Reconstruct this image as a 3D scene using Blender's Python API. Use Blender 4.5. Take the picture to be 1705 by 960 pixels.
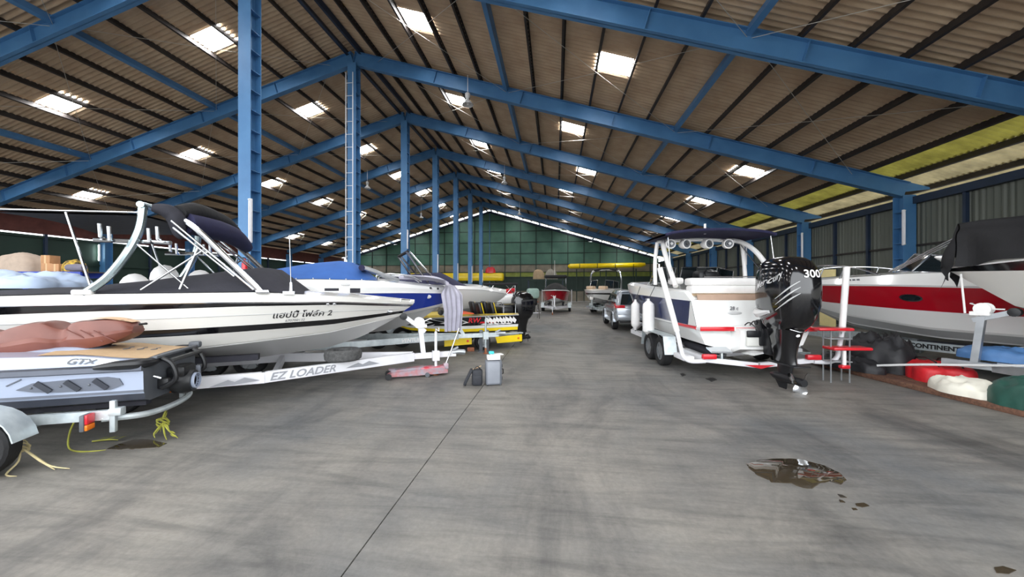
import bpy, bmesh, math, random
from mathutils import Vector, Matrix, noise

for _o in list(bpy.data.objects):
    bpy.data.objects.remove(_o)
S = bpy.context.scene
COL = S.collection
random.seed(7)

# ---------------------------------------------------------------- camera, sky, exposure
EYE = 1.8
YAW = 0.118
cam_data = bpy.data.cameras.new('camera')
cam_data.sensor_width = 36.0
cam_data.lens = 612.0 / 1705.0 * 36.0
cam_data.clip_start = 0.05
cam_data.clip_end = 400
cam = bpy.data.objects.new('camera', cam_data)
COL.objects.link(cam)
cam.location = (0, 0, EYE)
cam.rotation_euler = (math.pi / 2, 0, YAW)
S.camera = cam

world = bpy.data.worlds.new('overcast_sky')
S.world = world
world.use_nodes = True
_bg = world.node_tree.nodes['Background']
_bg.inputs['Color'].default_value = (0.93, 0.965, 1.0, 1)
_bg.inputs['Strength'].default_value = 2.3
SKYLIGHT_STRENGTH = 17.0

S.view_settings.view_transform = 'Standard'
S.view_settings.look = 'None'
S.view_settings.gamma = 1.0
S.view_settings.exposure = 1.0
S.view_settings.use_curve_mapping = False
S.cycles.use_denoising = True
S.cycles.max_bounces = 8
S.cycles.diffuse_bounces = 5
S.cycles.sample_clamp_indirect = 8.0

# ---------------------------------------------------------------- materials
def lin(c):
    return tuple(((v / 255.0) / 12.92 if v / 255.0 <= 0.04045 else ((v / 255.0 + 0.055) / 1.055) ** 2.4) for v in c)

MATS = {}
def mat(name, rgb, rough=0.5, metal=0.0, var=0.08, scale=4.0, bump=0.0, bscale=None, coat=0.0, emit=0.0, trans=0.0, spec=None, rgb2=None, detail=4.0, stretch=None):
    if name in MATS:
        return MATS[name]
    m = bpy.data.materials.new(name)
    m.use_nodes = True
    nt = m.node_tree
    b = nt.nodes['Principled BSDF']
    a = lin(rgb)
    tc = nt.nodes.new('ShaderNodeTexCoord')
    nz = nt.nodes.new('ShaderNodeTexNoise')
    nz.inputs['Scale'].default_value = scale
    nz.inputs['Detail'].default_value = detail
    if stretch:
        mp = nt.nodes.new('ShaderNodeMapping')
        mp.inputs['Scale'].default_value = stretch
        nt.links.new(tc.outputs['Object'], mp.inputs['Vector'])
        nt.links.new(mp.outputs['Vector'], nz.inputs['Vector'])
    else:
        nt.links.new(tc.outputs['Object'], nz.inputs['Vector'])
    rp = nt.nodes.new('ShaderNodeValToRGB')
    rp.color_ramp.elements[0].position = 0.32
    rp.color_ramp.elements[1].position = 0.68
    c2 = lin(rgb2) if rgb2 else tuple(min(1, v * (1 + var)) for v in a)
    c1 = a if rgb2 else tuple(v * (1 - var) for v in a)
    rp.color_ramp.elements[0].color = (*c1, 1)
    rp.color_ramp.elements[1].color = (*c2, 1)
    nt.links.new(nz.outputs['Fac'], rp.inputs['Fac'])
    nt.links.new(rp.outputs['Color'], b.inputs['Base Color'])
    b.inputs['Roughness'].default_value = rough
    b.inputs['Metallic'].default_value = metal
    b.inputs['Coat Weight'].default_value = coat
    b.inputs['Coat Roughness'].default_value = 0.08
    if spec is not None:
        b.inputs['Specular IOR Level'].default_value = spec
    if trans:
        b.inputs['Transmission Weight'].default_value = trans
    if emit:
        nt.links.new(rp.outputs['Color'], b.inputs['Emission Color'])
        b.inputs['Emission Strength'].default_value = emit
    if bump:
        n2 = nt.nodes.new('ShaderNodeTexNoise')
        n2.inputs['Scale'].default_value = bscale or scale * 4
        n2.inputs['Detail'].default_value = 3
        nt.links.new(tc.outputs['Object'], n2.inputs['Vector'])
        bp = nt.nodes.new('ShaderNodeBump')
        bp.inputs['Strength'].default_value = bump
        bp.inputs['Distance'].default_value = 0.02
        nt.links.new(n2.outputs['Fac'], bp.inputs['Height'])
        nt.links.new(bp.outputs['Normal'], b.inputs['Normal'])
    MATS[name] = m
    return m

def concrete():
    m = bpy.data.materials.new('concrete_floor')
    m.use_nodes = True
    nt = m.node_tree
    N, L = nt.nodes, nt.links
    b = N['Principled BSDF']
    tc = N.new('ShaderNodeTexCoord')
    def nz(scale, detail, rough, st=(1, 1, 1), rot=0.0, dist=0.0):
        mp = N.new('ShaderNodeMapping')
        mp.inputs['Scale'].default_value = st
        mp.inputs['Rotation'].default_value = (0, 0, rot)
        L.new(tc.outputs['Object'], mp.inputs['Vector'])
        n = N.new('ShaderNodeTexNoise')
        n.inputs['Scale'].default_value = scale
        n.inputs['Detail'].default_value = detail
        n.inputs['Roughness'].default_value = rough
        n.inputs['Distortion'].default_value = dist
        L.new(mp.outputs['Vector'], n.inputs['Vector'])
        return n.outputs['Fac']
    def ramp(src, stops):
        r = N.new('ShaderNodeValToRGB')
        r.color_ramp.elements[0].position = stops[0][0]
        r.color_ramp.elements[0].color = (*lin(stops[0][1]), 1)
        r.color_ramp.elements[1].position = stops[-1][0]
        r.color_ramp.elements[1].color = (*lin(stops[-1][1]), 1)
        for p, c in stops[1:-1]:
            e = r.color_ramp.elements.new(p)
            e.color = (*lin(c), 1)
        L.new(src, r.inputs['Fac'])
        return r.outputs['Color']
    def mix(a, c, fac, mode='MULTIPLY'):
        x = N.new('ShaderNodeMix')
        x.data_type = 'RGBA'
        x.blend_type = mode
        x.inputs[0].default_value = fac
        L.new(a, x.inputs[6]); L.new(c, x.inputs[7])
        return x.outputs[2]
    base = ramp(nz(0.33, 6, 0.6, dist=0.4), [(0.30, (112, 115, 118)), (0.5, (144, 141, 136)), (0.72, (168, 162, 153))])
    patch = ramp(nz(0.8, 8, 0.68, (1, 0.45, 1), 0.6, 0.8), [(0.32, (150, 152, 156)), (0.5, (225, 224, 222)), (0.75, (255, 254, 250))])
    streak = ramp(nz(2.2, 7, 0.7, (0.35, 2.6, 1), -0.55, 0.5), [(0.30, (176, 178, 182)), (0.55, (244, 244, 244)), (0.8, (255, 255, 255))])
    fine = ramp(nz(22, 5, 0.7), [(0.3, (205, 205, 205)), (0.7, (255, 255, 255))])
    oil = ramp(nz(0.62, 3, 0.5, (1, 1, 1), 0.2), [(0.26, (95, 95, 97)), (0.36, (255, 255, 255))])
    c = mix(base, patch, 0.85)
    c = mix(c, streak, 0.8)
    c = mix(c, fine, 0.6)
    c = mix(c, oil, 0.45)
    L.new(c, b.inputs['Base Color'])
    rr = N.new('ShaderNodeMapRange')
    rr.inputs['To Min'].default_value = 0.42
    rr.inputs['To Max'].default_value = 0.72
    L.new(nz(1.1, 5, 0.6), rr.inputs['Value'])
    L.new(rr.outputs['Result'], b.inputs['Roughness'])
    bp = N.new('ShaderNodeBump')
    bp.inputs['Strength'].default_value = 0.18
    bp.inputs['Distance'].default_value = 0.01
    L.new(nz(30, 6, 0.7), bp.inputs['Height'])
    L.new(bp.outputs['Normal'], b.inputs['Normal'])
    return m
CONC = concrete()
BLUE = mat('blue_steel_paint', (66, 114, 160), 0.45, var=0.22, scale=1.3, rgb2=(78, 128, 174), bump=0.08)
DKBLUE = mat('dark_blue_steel_paint', (32, 46, 68), 0.5, var=0.2, scale=1.5)
PURLIN = mat('dark_purlin_steel', (44, 38, 36), 0.6, var=0.25, scale=2.0)
SHEET = mat('asbestos_roof_sheet', (178, 152, 126), 0.85, scale=0.9, rgb2=(204, 182, 154), bump=0.25, bscale=18, detail=7)
GREEN = mat('green_wall_sheet', (60, 100, 86), 0.55, var=0.15, scale=0.7, rgb2=(76, 118, 100))
GREEND = mat('dark_green_wall_sheet', (28, 50, 42), 0.6, var=0.15, scale=0.7)
GREYW = mat('grey_corrugated_wall', (84, 88, 80), 0.6, scale=0.8, rgb2=(98, 102, 94), stretch=(1, 1, 0.2))
WHITE = mat('white_gelcoat', (238, 238, 236), 0.16, var=0.02, scale=0.8, coat=0.6)
CREAM = mat('cream_gelcoat', (226, 224, 218), 0.2, var=0.03, scale=0.8, coat=0.5)
GREYG = mat('light_grey_gelcoat', (198, 198, 198), 0.25, var=0.05, scale=0.8, coat=0.3)
BLACKG = mat('black_gelcoat', (14, 14, 17), 0.12, var=0.1, scale=1, coat=0.6)
NAVY = mat('navy_gelcoat', (18, 34, 82), 0.1, var=0.1, scale=1, coat=0.8)
RBLUE = mat('royal_blue_gelcoat', (24, 52, 146), 0.12, var=0.08, scale=1, coat=0.7)
REDG = mat('red_gelcoat', (164, 16, 32), 0.12, var=0.06, scale=1, coat=0.7)
YELLOW = mat('yellow_paint', (246, 214, 16), 0.3, var=0.05, scale=2, coat=0.3)
STEEL = mat('polished_steel', (205, 208, 212), 0.18, 1.0, var=0.05, scale=6)
ALU = mat('brushed_aluminium', (176, 180, 184), 0.38, 0.85, var=0.1, scale=5, bump=0.05)
GALV = mat('galvanised_steel', (186, 196, 200), 0.42, 0.55, scale=9, rgb2=(212, 220, 222), bump=0.06)
TWHITE = mat('white_trailer_paint', (228, 228, 232), 0.35, var=0.05, scale=3, coat=0.2)
CHAR = mat('charcoal_canvas', (42, 42, 50), 0.85, var=0.12, scale=12, bump=0.15, bscale=60)
BLACKC = mat('black_canvas', (20, 20, 23), 0.75, var=0.2, scale=6, bump=0.3, bscale=14)
BLUEC = mat('blue_canvas', (52, 98, 170), 0.75, var=0.08, scale=3, bump=0.12, bscale=50)
NAVYC = mat('navy_canvas', (32, 32, 66), 0.8, var=0.1, scale=6, bump=0.1, bscale=50)
RUBBER = mat('tyre_rubber', (24, 24, 26), 0.75, var=0.2, scale=8, bump=0.2, bscale=40)
BLKP = mat('black_plastic', (24, 25, 28), 0.4, var=0.15, scale=6)
GREYP = mat('grey_plastic', (88, 92, 98), 0.45, var=0.1, scale=6)
GLASS = mat('smoked_glass', (26, 34, 38), 0.05, var=0.1, scale=2, coat=0.5)
REDP = mat('red_plastic', (206, 22, 38), 0.3, var=0.08, scale=6, coat=0.4)
ORANGEP = mat('orange_plastic', (236, 120, 20), 0.3, var=0.08, scale=6)
WHITEP = mat('white_plastic', (240, 238, 236), 0.4, var=0.03, scale=6)
RUST = mat('rusty_iron', (122, 66, 40), 0.8, scale=14, rgb2=(168, 110, 78), bump=0.3)
VINYLW = mat('white_vinyl', (240, 238, 236), 0.5, var=0.03, scale=10, bump=0.05)
TEAK = mat('tan_deck_mat', (182, 154, 120), 0.7, var=0.12, scale=14, stretch=(1, 6, 1))
WOOD = mat('weathered_brown_timber', (84, 58, 46), 0.85, scale=5, rgb2=(118, 84, 66), bump=0.5, bscale=14, stretch=(6, 1, 6))

# ---------------------------------------------------------------- mesh helpers
class G:
    def __init__(self):
        self.v = []; self.f = []
    def add(self, vs, fs):
        o = len(self.v)
        self.v += [tuple(p) for p in vs]
        self.f += [tuple(i + o for i in q) for q in fs]
        return self
    def box(self, c, s, rz=0.0, ry=0.0, rx=0.0, bev=0.0):
        hx, hy, hz = s[0] / 2, s[1] / 2, s[2] / 2
        M = Matrix.Rotation(rz, 3, 'Z') @ Matrix.Rotation(ry, 3, 'Y') @ Matrix.Rotation(rx, 3, 'X')
        c = Vector(c)
        if bev <= 0:
            vs = [c + M @ Vector((x * hx, y * hy, z * hz)) for x in (-1, 1) for y in (-1, 1) for z in (-1, 1)]
            return self.add(vs, [(0, 1, 3, 2), (4, 6, 7, 5), (0, 4, 5, 1), (2, 3, 7, 6), (0, 2, 6, 4), (1, 5, 7, 3)])
        b = min(bev, hx * .95, hy * .95, hz * .95)
        bm = bmesh.new()
        bmesh.ops.create_cube(bm, size=1.0)
        for q in bm.verts:
            q.co = Vector((q.co.x * 2 * hx, q.co.y * 2 * hy, q.co.z * 2 * hz))
        bmesh.ops.bevel(bm, geom=list(bm.edges), offset=b, segments=2, profile=0.5, affect='EDGES')
        bm.verts.index_update()
        vs = [c + M @ q.co for q in bm.verts]
        fs = [tuple(q.index for q in p.verts) for p in bm.faces]
        bm.free()
        return self.add(vs, fs)
    def beam(self, p0, p1, w, h, up=(0, 0, 1)):
        p0, p1 = Vector(p0), Vector(p1)
        d = (p1 - p0).normalized()
        u = Vector(up)
        s = d.cross(u)
        if s.length < 1e-4:
            s = d.cross(Vector((1, 0, 0)))
        s.normalize(); u = s.cross(d)
        vs = []
        for p in (p0, p1):
            for a, b in ((-1, -1), (1, -1), (1, 1), (-1, 1)):
                vs.append(p + s * a * w / 2 + u * b * h / 2)
        return self.add(vs, [(0, 1, 2, 3), (4, 7, 6, 5), (0, 4, 5, 1), (1, 5, 6, 2), (2, 6, 7, 3), (3, 7, 4, 0)])
    def ibeam(self, p0, p1, w, h, t=0.02, up=(0, 0, 1)):
        p0, p1 = Vector(p0), Vector(p1)
        d = (p1 - p0).normalized(); u = Vector(up); s = d.cross(u).normalized(); u = s.cross(d)
        self.beam(p0, p1, t, h, up)
        for k in (-1, 1):
            self.beam(p0 + u * k * (h / 2 - t / 2), p1 + u * k * (h / 2 - t / 2), w, t, up)
        return self
    def tube(self, pts, r, n=8, cap=True, smooth=0):
        pts = [Vector(p) for p in pts]
        if smooth:
            pts, r = spline(pts, smooth, r)
        rs = r if isinstance(r, (list, tuple)) else [r] * len(pts)
        rings = []
        prev = None
        for i, p in enumerate(pts):
            d = (pts[min(i + 1, len(pts) - 1)] - pts[max(i - 1, 0)])
            if d.length < 1e-9:
                d = Vector((0, 0, 1))
            d.normalize()
            if prev is None:
                a = d.cross(Vector((0, 0, 1)))
                if a.length < 1e-3:
                    a = d.cross(Vector((1, 0, 0)))
            else:
                a = prev - d * prev.dot(d)
                if a.length < 1e-4:
                    a = d.cross(Vector((1, 0, 0)))
            a.normalize(); prev = a
            b = d.cross(a)
            rings.append([p + (a * math.cos(2 * math.pi * k / n) + b * math.sin(2 * math.pi * k / n)) * rs[i] for k in range(n)])
        return self.loft(rings, cap)
    def loft(self, rings, cap=True, closed=True):
        n = len(rings[0])
        vs = [p for r in rings for p in r]
        fs = []
        for i in range(len(rings) - 1):
            for k in range(n if closed else n - 1):
                k2 = (k + 1) % n
                fs.append((i * n + k, i * n + k2, (i + 1) * n + k2, (i + 1) * n + k))
        if cap and closed:
            fs.append(tuple(range(n - 1, -1, -1)))
            fs.append(tuple(range((len(rings) - 1) * n, len(rings) * n)))
        return self.add(vs, fs)
    def lathe(self, prof, o, axis=(0, 0, 1), n=20, cap=True):
        o = Vector(o); ax = Vector(axis).normalized()
        a = ax.cross(Vector((0, 0, 1)))
        if a.length < 1e-3:
            a = Vector((1, 0, 0))
        a.normalize(); b = ax.cross(a)
        rings = [[o + ax * h + (a * math.cos(2 * math.pi * k / n) + b * math.sin(2 * math.pi * k / n)) * r for k in range(n)] for r, h in prof]
        return self.loft(rings, cap)
    def prism(self, pts, plane, d0, d1):
        def P(q, d):
            if plane == 'xz': return (q[0], d, q[1])
            if plane == 'yz': return (d, q[0], q[1])
            return (q[0], q[1], d)
        n = len(pts)
        vs = [P(q, d0) for q in pts] + [P(q, d1) for q in pts]
        fs = [tuple(range(n)), tuple(range(2 * n - 1, n - 1, -1))] + [(k, k + n, (k + 1) % n + n, (k + 1) % n) for k in range(n)]
        return self.add(vs, fs)
    def grid(self, fn, nu, nv):
        vs = [fn(i / nu, j / nv) for i in range(nu + 1) for j in range(nv + 1)]
        w = nv + 1
        return self.add(vs, [(i * w + j, (i + 1) * w + j, (i + 1) * w + j + 1, i * w + j + 1) for i in range(nu) for j in range(nv)])
    def ell(self, c, s, n=16, m=10, rz=0.0):
        R = Matrix.Rotation(rz, 3, 'Z')
        rings = []
        for i in range(m + 1):
            a = -math.pi / 2 + math.pi * i / m
            r = max(math.cos(a), 1e-3)
            rings.append([Vector(c) + R @ Vector((s[0] * r * math.cos(2 * math.pi * k / n), s[1] * r * math.sin(2 * math.pi * k / n), s[2] * math.sin(a))) for k in range(n)])
        return self.loft(rings)
    def mesh(self, name, material, angle=35):
        me = bpy.data.meshes.new(name)
        me.from_pydata(self.v, [], self.f)
        bm = bmesh.new(); bm.from_mesh(me)
        bmesh.ops.remove_doubles(bm, verts=bm.verts, dist=1e-5)
        bmesh.ops.recalc_face_normals(bm, faces=bm.faces)
        bm.to_mesh(me); bm.free()
        me.materials.append(material)
        if angle:
            me.polygons.foreach_set('use_smooth', [True] * len(me.polygons))
            me.set_sharp_from_angle(angle=math.radians(angle))
        me.update()
        return me
    def build(self, name, material, parent=None, loc=None, rz=0.0, angle=35):
        o = bpy.data.objects.new(name, self.mesh(name, material, angle))
        COL.objects.link(o)
        if parent is not None: o.parent = parent
        if loc is not None: o.location = loc
        if rz: o.rotation_euler = (0, 0, rz)
        return o

def spline(pts, k, r):
    """Catmull-Rom through pts, k steps a span; r interpolated too."""
    rs = r if isinstance(r, (list, tuple)) else [r] * len(pts)
    out, ro = [], []
    n = len(pts)
    for i in range(n - 1):
        p0, p1, p2, p3 = pts[max(i - 1, 0)], pts[i], pts[i + 1], pts[min(i + 2, n - 1)]
        for j in range(k):
            t = j / k
            out.append(0.5 * ((2 * p1) + (p2 - p0) * t + (2 * p0 - 5 * p1 + 4 * p2 - p3) * t * t + (3 * p1 - p0 - 3 * p2 + p3) * t ** 3))
            ro.append(rs[i] + (rs[i + 1] - rs[i]) * t)
    out.append(pts[-1]); ro.append(rs[-1])
    return out, ro

def ip(tab, t):
    """smooth interpolation in a table [(t, v), ...]"""
    if not isinstance(tab, (list, tuple)): return tab
    if t <= tab[0][0]: return tab[0][1]
    for (a, va), (b, vb) in zip(tab, tab[1:]):
        if t <= b:
            u = (t - a) / (b - a)
            return va + (vb - va) * u
    return tab[-1][1]

def tag(o, label=None, cat=None, group=None, kind=None):
    if label: o['label'] = label
    if cat: o['category'] = cat
    if group: o['group'] = group
    if kind: o['kind'] = kind
    return o

def thing(name, label, cat, loc=(0, 0, 0), rz=0.0, group=None):
    o = bpy.data.objects.new(name, None)
    COL.objects.link(o)
    o.empty_display_size = 0.2
    o.location = loc; o.rotation_euler = (0, 0, rz)
    return tag(o, label, cat, group)

def inst(name, mesh, parent=None, loc=(0, 0, 0), rot=(0, 0, 0), scale=None):
    o = bpy.data.objects.new(name, mesh)
    COL.objects.link(o)
    o.parent = parent; o.location = loc; o.rotation_euler = rot
    if scale: o.scale = scale
    return o

def part(name, g, m, parent, angle=35):
    return g.build(name, m, parent, angle=angle)

def text_pts(body, size, shear=0.0, bold=0.0):
    c = bpy.data.curves.new('print', 'FONT')
    c.body = body; c.size = size; c.shear = shear; c.offset = bold; c.resolution_u = 3
    o = bpy.data.objects.new('print', c)
    COL.objects.link(o)
    dg = bpy.context.evaluated_depsgraph_get()
    me = bpy.data.meshes.new_from_object(o.evaluated_get(dg))
    vs = [q.co.copy() for q in me.vertices]
    fs = [tuple(p.vertices) for p in me.polygons]
    bpy.data.objects.remove(o); bpy.data.curves.remove(c); bpy.data.meshes.remove(me)
    x0 = min(q.x for q in vs); x1 = max(q.x for q in vs); y0 = min(q.y for q in vs); y1 = max(q.y for q in vs)
    return [Vector((q.x - x0, q.y - y0, 0)) for q in vs], fs, x1 - x0, y1 - y0

def text_on(name, body, size, m, parent, fn, shear=0.0, bold=0.0):
    """flat print; fn(x, y, w, h) -> point on the carrying surface"""
    vs, fs, w, h = text_pts(body, size, shear, bold)
    g = G(); g.add([fn(q.x, q.y, w, h) for q in vs], fs)
    return part(name, g, m, parent, angle=0)
# ---------------------------------------------------------------- the hall
X0, T, ZR = -9.52, 0.298, 13.27
BAY, YF = 6.0, -1.52                       # frames stand at YF + 6k
NB = 9
YE = YF + BAY * NB                         # end wall line
WR, WL = 23.4, 22.1                        # half spans
XR, XL = X0 + WR, X0 - WL
PS = 1.22
CF = math.sqrt(1 + T * T)

def roof_z(w): return ZR - T * w

floor = bpy.data.objects.new('floor', None); COL.objects.link(floor); tag(floor, 'grey stained concrete floor of the boat shed', kind='structure')
jx0, jy0, jx1, jy1 = -1.33, 0.5, -1.33, 11.0
g = G(); g.box((-10, 19.6, -0.30), (56, 70, 0.3)); part('sub_base', g, CONC, floor)
g = G(); g.box((-10, 10, -0.62), (170, 190, 0.3)); part('yard', g, CONC, floor)
def slab(pts):
    gg = G(); gg.prism(pts, 'xy', -0.15, 0.0); return part('floor_slab', gg, CONC, floor)
slab([(-36, -14), (-1.336, -14), (-1.336, 54), (-36, 54)])
slab([(-1.326, -14), (17, -14), (17, 54), (-1.326, 54)])

ceiling = bpy.data.objects.new('ceiling', None); COL.objects.link(ceiling)
tag(ceiling, 'pitched corrugated sheet roof on blue steel rafters with square skylights', kind='structure')

def sheet_mesh(length, name, m=SHEET):
    lam, amp = 0.2, 0.042
    n = int(round(length / lam * 6))
    L = PS * CF + 0.08
    gg = G()
    gg.grid(lambda i, j: (j * L, i * length, amp * math.sin(2 * math.pi * i * length / lam) + 0.02 * (1 - j)), n, 1)
    return gg.mesh(name, m, 60)
def translucent_sheet(name, rgb):
    m = bpy.data.materials.new(name); m.use_nodes = True
    nt = m.node_tree; b = nt.nodes['Principled BSDF']; out = nt.nodes['Material Output']
    tc = nt.nodes.new('ShaderNodeTexCoord'); n = nt.nodes.new('ShaderNodeTexNoise'); n.inputs['Scale'].default_value = 1.5; n.inputs['Detail'].default_value = 6
    r = nt.nodes.new('ShaderNodeValToRGB'); c = lin(rgb)
    r.color_ramp.elements[0].color = (*[v * .55 for v in c], 1); r.color_ramp.elements[1].color = (*c, 1)
    r.color_ramp.elements[0].position = .3; r.color_ramp.elements[1].position = .7
    nt.links.new(tc.outputs['Object'], n.inputs['Vector']); nt.links.new(n.outputs['Fac'], r.inputs['Fac'])
    nt.links.new(r.outputs['Color'], b.inputs['Base Color']); b.inputs['Roughness'].default_value = .7
    t = nt.nodes.new('ShaderNodeBsdfTranslucent'); nt.links.new(r.outputs['Color'], t.inputs['Color'])
    mx = nt.nodes.new('ShaderNodeMixShader'); mx.inputs[0].default_value = .14
    nt.links.new(b.outputs[0], mx.inputs[1]); nt.links.new(t.outputs[0], mx.inputs[2]); nt.links.new(mx.outputs[0], out.inputs[0])
    return m
SH_EAVE = sheet_mesh(6.0, 'roof_sheet', translucent_sheet('cream_translucent_sheet', (206, 192, 150)))
SH_YEL = sheet_mesh(6.0, 'roof_sheet', translucent_sheet('yellowed_translucent_sheet', (176, 168, 82)))
SH_FULL = sheet_mesh(6.0, 'roof_sheet'); SH_PART = sheet_mesh(2.5, 'roof_sheet')
ang = math.atan(T)
NROW_R, NROW_L = 22, 20
SKY_L = {3, 9, 15}
def sky_rows(side, bay):
    if side < 0: return {3, 9, 15}
    return {3, 9 if bay % 2 == 0 else 8} | ({15} if bay >= 3 else set())
PANE = mat('translucent_skylight_sheet', (255, 255, 255), 0.6, var=0.02, scale=3, emit=SKYLIGHT_STRENGTH)
gp = G()
gp.grid(lambda i, j: (j * (PS * CF + 0.02), i * 1.0, 0.042 * math.sin(2 * math.pi * i / 0.2) + 0.015), 30, 1)
PANE_ME = gp.mesh('skylight_pane', PANE, 60)
far = G()
def put(mesh, name, side, row, y, individually):
    w = row * PS - 0.02
    loc = Vector((X0 + side * w, y, roof_z(w)))
    if side > 0:
        rot = Matrix.Rotation(ang, 4, 'Y')
    else:
        rot = Matrix.Diagonal((-1, 1, 1, 1)) @ Matrix.Rotation(ang, 4, 'Y')
    if individually:
        o = inst(name, mesh, ceiling)
        if side > 0:
            o.location = loc; o.rotation_euler = (0, ang, 0)
        else:
            L = mesh.get('len', 6.0)
            o.rotation_euler = (0, ang, math.pi); o.location = loc + Vector((0, L, 0))
    else:
        far.add([loc + rot @ q.co for q in mesh.vertices], [tuple(p.vertices) for p in mesh.polygons])
SH_FULL['len'] = SH_EAVE['len'] = SH_YEL['len'] = 6.0; SH_PART['len'] = 2.5; PANE_ME['len'] = 1.0
for bay in range(NB):
    y = YF + bay * BAY
    ind = 1 <= bay <= 6
    for side, rows in ((1, NROW_R), (-1, NROW_L)):
        sk = sky_rows(side, bay)
        for r in range(rows):
            if r in sk:
                put(SH_PART, 'roof_sheet', side, r, y, ind)
                put(SH_PART, 'roof_sheet', side, r, y + 3.5, ind)
                put(PANE_ME, 'skylight_pane', side, r, y + 2.5, True)
            else:
                put(SH_EAVE if side > 0 and r >= 19 else (SH_YEL if side > 0 and r == 18 else SH_FULL), 'roof_sheet', side, r, y, True if side > 0 and r >= 18 else ind)
o = part('roof_sheeting', far, SHEET, ceiling, 60); o['kind'] = 'stuff'
g = G(); g.prism([(X0 - 0.45, ZR - 0.06), (X0, ZR + 0.1), (X0 + 0.45, ZR - 0.06), (X0 + 0.45, ZR - 0.02), (X0, ZR + 0.16), (X0 - 0.45, ZR - 0.02)], 'xz', YF, YE + 0.6)
part('ridge_cap', g, SHEET, ceiling)

# purlins: channel sections, long struts in blue at every sixth
for side, rows in ((1, NROW_R), (-1, NROW_L)):
    for r in range(rows + 1):
        w = max(r * PS, 0.22)
        z = roof_z(w) - 0.135
        x = X0 + side * w
        g = G()
        if r in (6, 12):
            g.box((x, (YF + YE) / 2, z - 0.12), (0.16, YE - YF + 0.5, 0.26), ry=side * ang)
            part('strut', g, BLUE, ceiling)
        elif r == 0:
            g.box((X0 + side * 0.34, (YF + YE) / 2, z - 0.06), (0.13, YE - YF + 0.5, 0.22), ry=side * ang)
            part('ridge_purlin', g, DKBLUE, ceiling)
        else:
            g.box((x, (YF + YE) / 2, z), (0.012, YE - YF + 0.5, 0.2), ry=side * ang)
            for k in (-1, 1):
                g.box((x + side * 0.035 + k * 0.1 * math.sin(ang) * side, (YF + YE) / 2, z + k * 0.097), (0.075, YE - YF + 0.5, 0.012), ry=side * ang)
            part('purlin', g, PURLIN, ceiling)

# rafters, one left and one right on every frame
for k in range(NB):
    y = YF + BAY * k
    for side, W in ((1, WR), (-1, WL)):
        g = G()
        h = 0.62
        def P(w): return Vector((X0 + side * w, y, roof_z(w) - 0.24 - h / 2))
        g.ibeam(P(0.0), P(W + 0.05), 0.26, h, 0.025)
        for w in (0.05, 4, 8, 12, 16, 20):
            g.box(P(w) + Vector((0, 0, 0)), (0.02, 0.24, h * 0.96), ry=side * ang)
        g.prism([(X0 + side * (W - 0.6), roof_z(W - 0.6) - 0.24 - h), (X0 + side * (W + 0.9), roof_z(W + 0.9) - 0.28), (X0 + side * (W + 0.9), roof_z(W + 0.9) - 0.2), (X0 + side * (W - 0.6), roof_z(W - 0.6) - 0.2)], 'xz', y - 0.012, y + 0.012)
        part('rafter', g, BLUE, ceiling)

# bracing rods under the sheets
ROD = mat('bracing_rod', (200, 196, 186), 0.4, 0.6, var=0.05, scale=4)
for k in range(0, NB):
    y0, y1 = YF + BAY * k, YF + BAY * (k + 1)
    for side in (1, -1):
        for wa, wb in ((1.2, 7.3), (7.4, 14.6), (14.7, 21.5)):
            for ya, yb in ((y0, y1), (y1, y0)):
                g = G()
                a = Vector((X0 + side * wa, ya, roof_z(wa) - 0.42)); b = Vector((X0 + side * wb, yb, roof_z(wb) - 0.42))
                mid = (a + b) / 2 - Vector((0, 0, 0.03))
                g.tube([a, mid, b], 0.009, 5)
                part('brace_rod', g, ROD, ceiling)

# end wall
wall_back = bpy.data.objects.new('wall_back', None); COL.objects.link(wall_back)
tag(wall_back, 'green sheet-metal gable wall at the far end of the shed', kind='structure')
YW = YE + 0.25
def top_at(x): return roof_z(abs(x - X0)) - 0.26
cols = [X0 + i * 2.25 for i in range(-10, 12)]
rows = [5.25, 6.85, 8.45, 10.05, 11.65, 13.3]
LOUV = mat('yellow_green_louvre', (128, 140, 62), 0.7, var=0.2, scale=2)
BLOCK = mat('grey_block_wall', (118, 112, 100), 0.9, scale=1.2, rgb2=(142, 134, 118), bump=0.3)
for x0, x1 in zip(cols, cols[1:]):
    x0c, x1c = max(x0, XL), min(x1, XR + 0.25)
    if x1c - x0c < 0.05: continue
    for z0, z1 in zip(rows, rows[1:]):
        a, b = min(z1, top_at(x0c)), min(z1, top_at(x1c))
        if a <= z0 + 0.02 and b <= z0 + 0.02: continue
        a, b = max(a, z0 + 0.01), max(b, z0 + 0.01)
        g = G(); g.prism([(x0c + 0.01, z0 + 0.01), (x1c - 0.01, z0 + 0.01), (x1c - 0.01, b - 0.01), (x0c + 0.01, a - 0.01)], 'xz', YW, YW + 0.03)
        part('panel', g, GREEN, wall_back)
    for z0, z1, m in ((0.0, 1.5, BLOCK), (1.5, 3.45, GREEND), (3.45, 4.15, LOUV), (4.15, 5.25, BLOCK)):
        tb = min(top_at(x0c), top_at(x1c))
        if z1 > tb: z1 = tb
        g = G(); g.box(((x0c + x1c) / 2, YW + 0.02, (z0 + z1) / 2), (x1c - x0c - 0.02, 0.04, z1 - z0 - 0.02))
        part('panel', g, m, wall_back)
for x in cols[1:]:
    if XL < x < XR:
        g = G(); g.box((x, YW - 0.07, top_at(x) / 2), (0.1, 0.1, top_at(x)))
        part('post', g, GREEND if abs(x - X0) > 0.1 else BLUE, wall_back)
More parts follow.
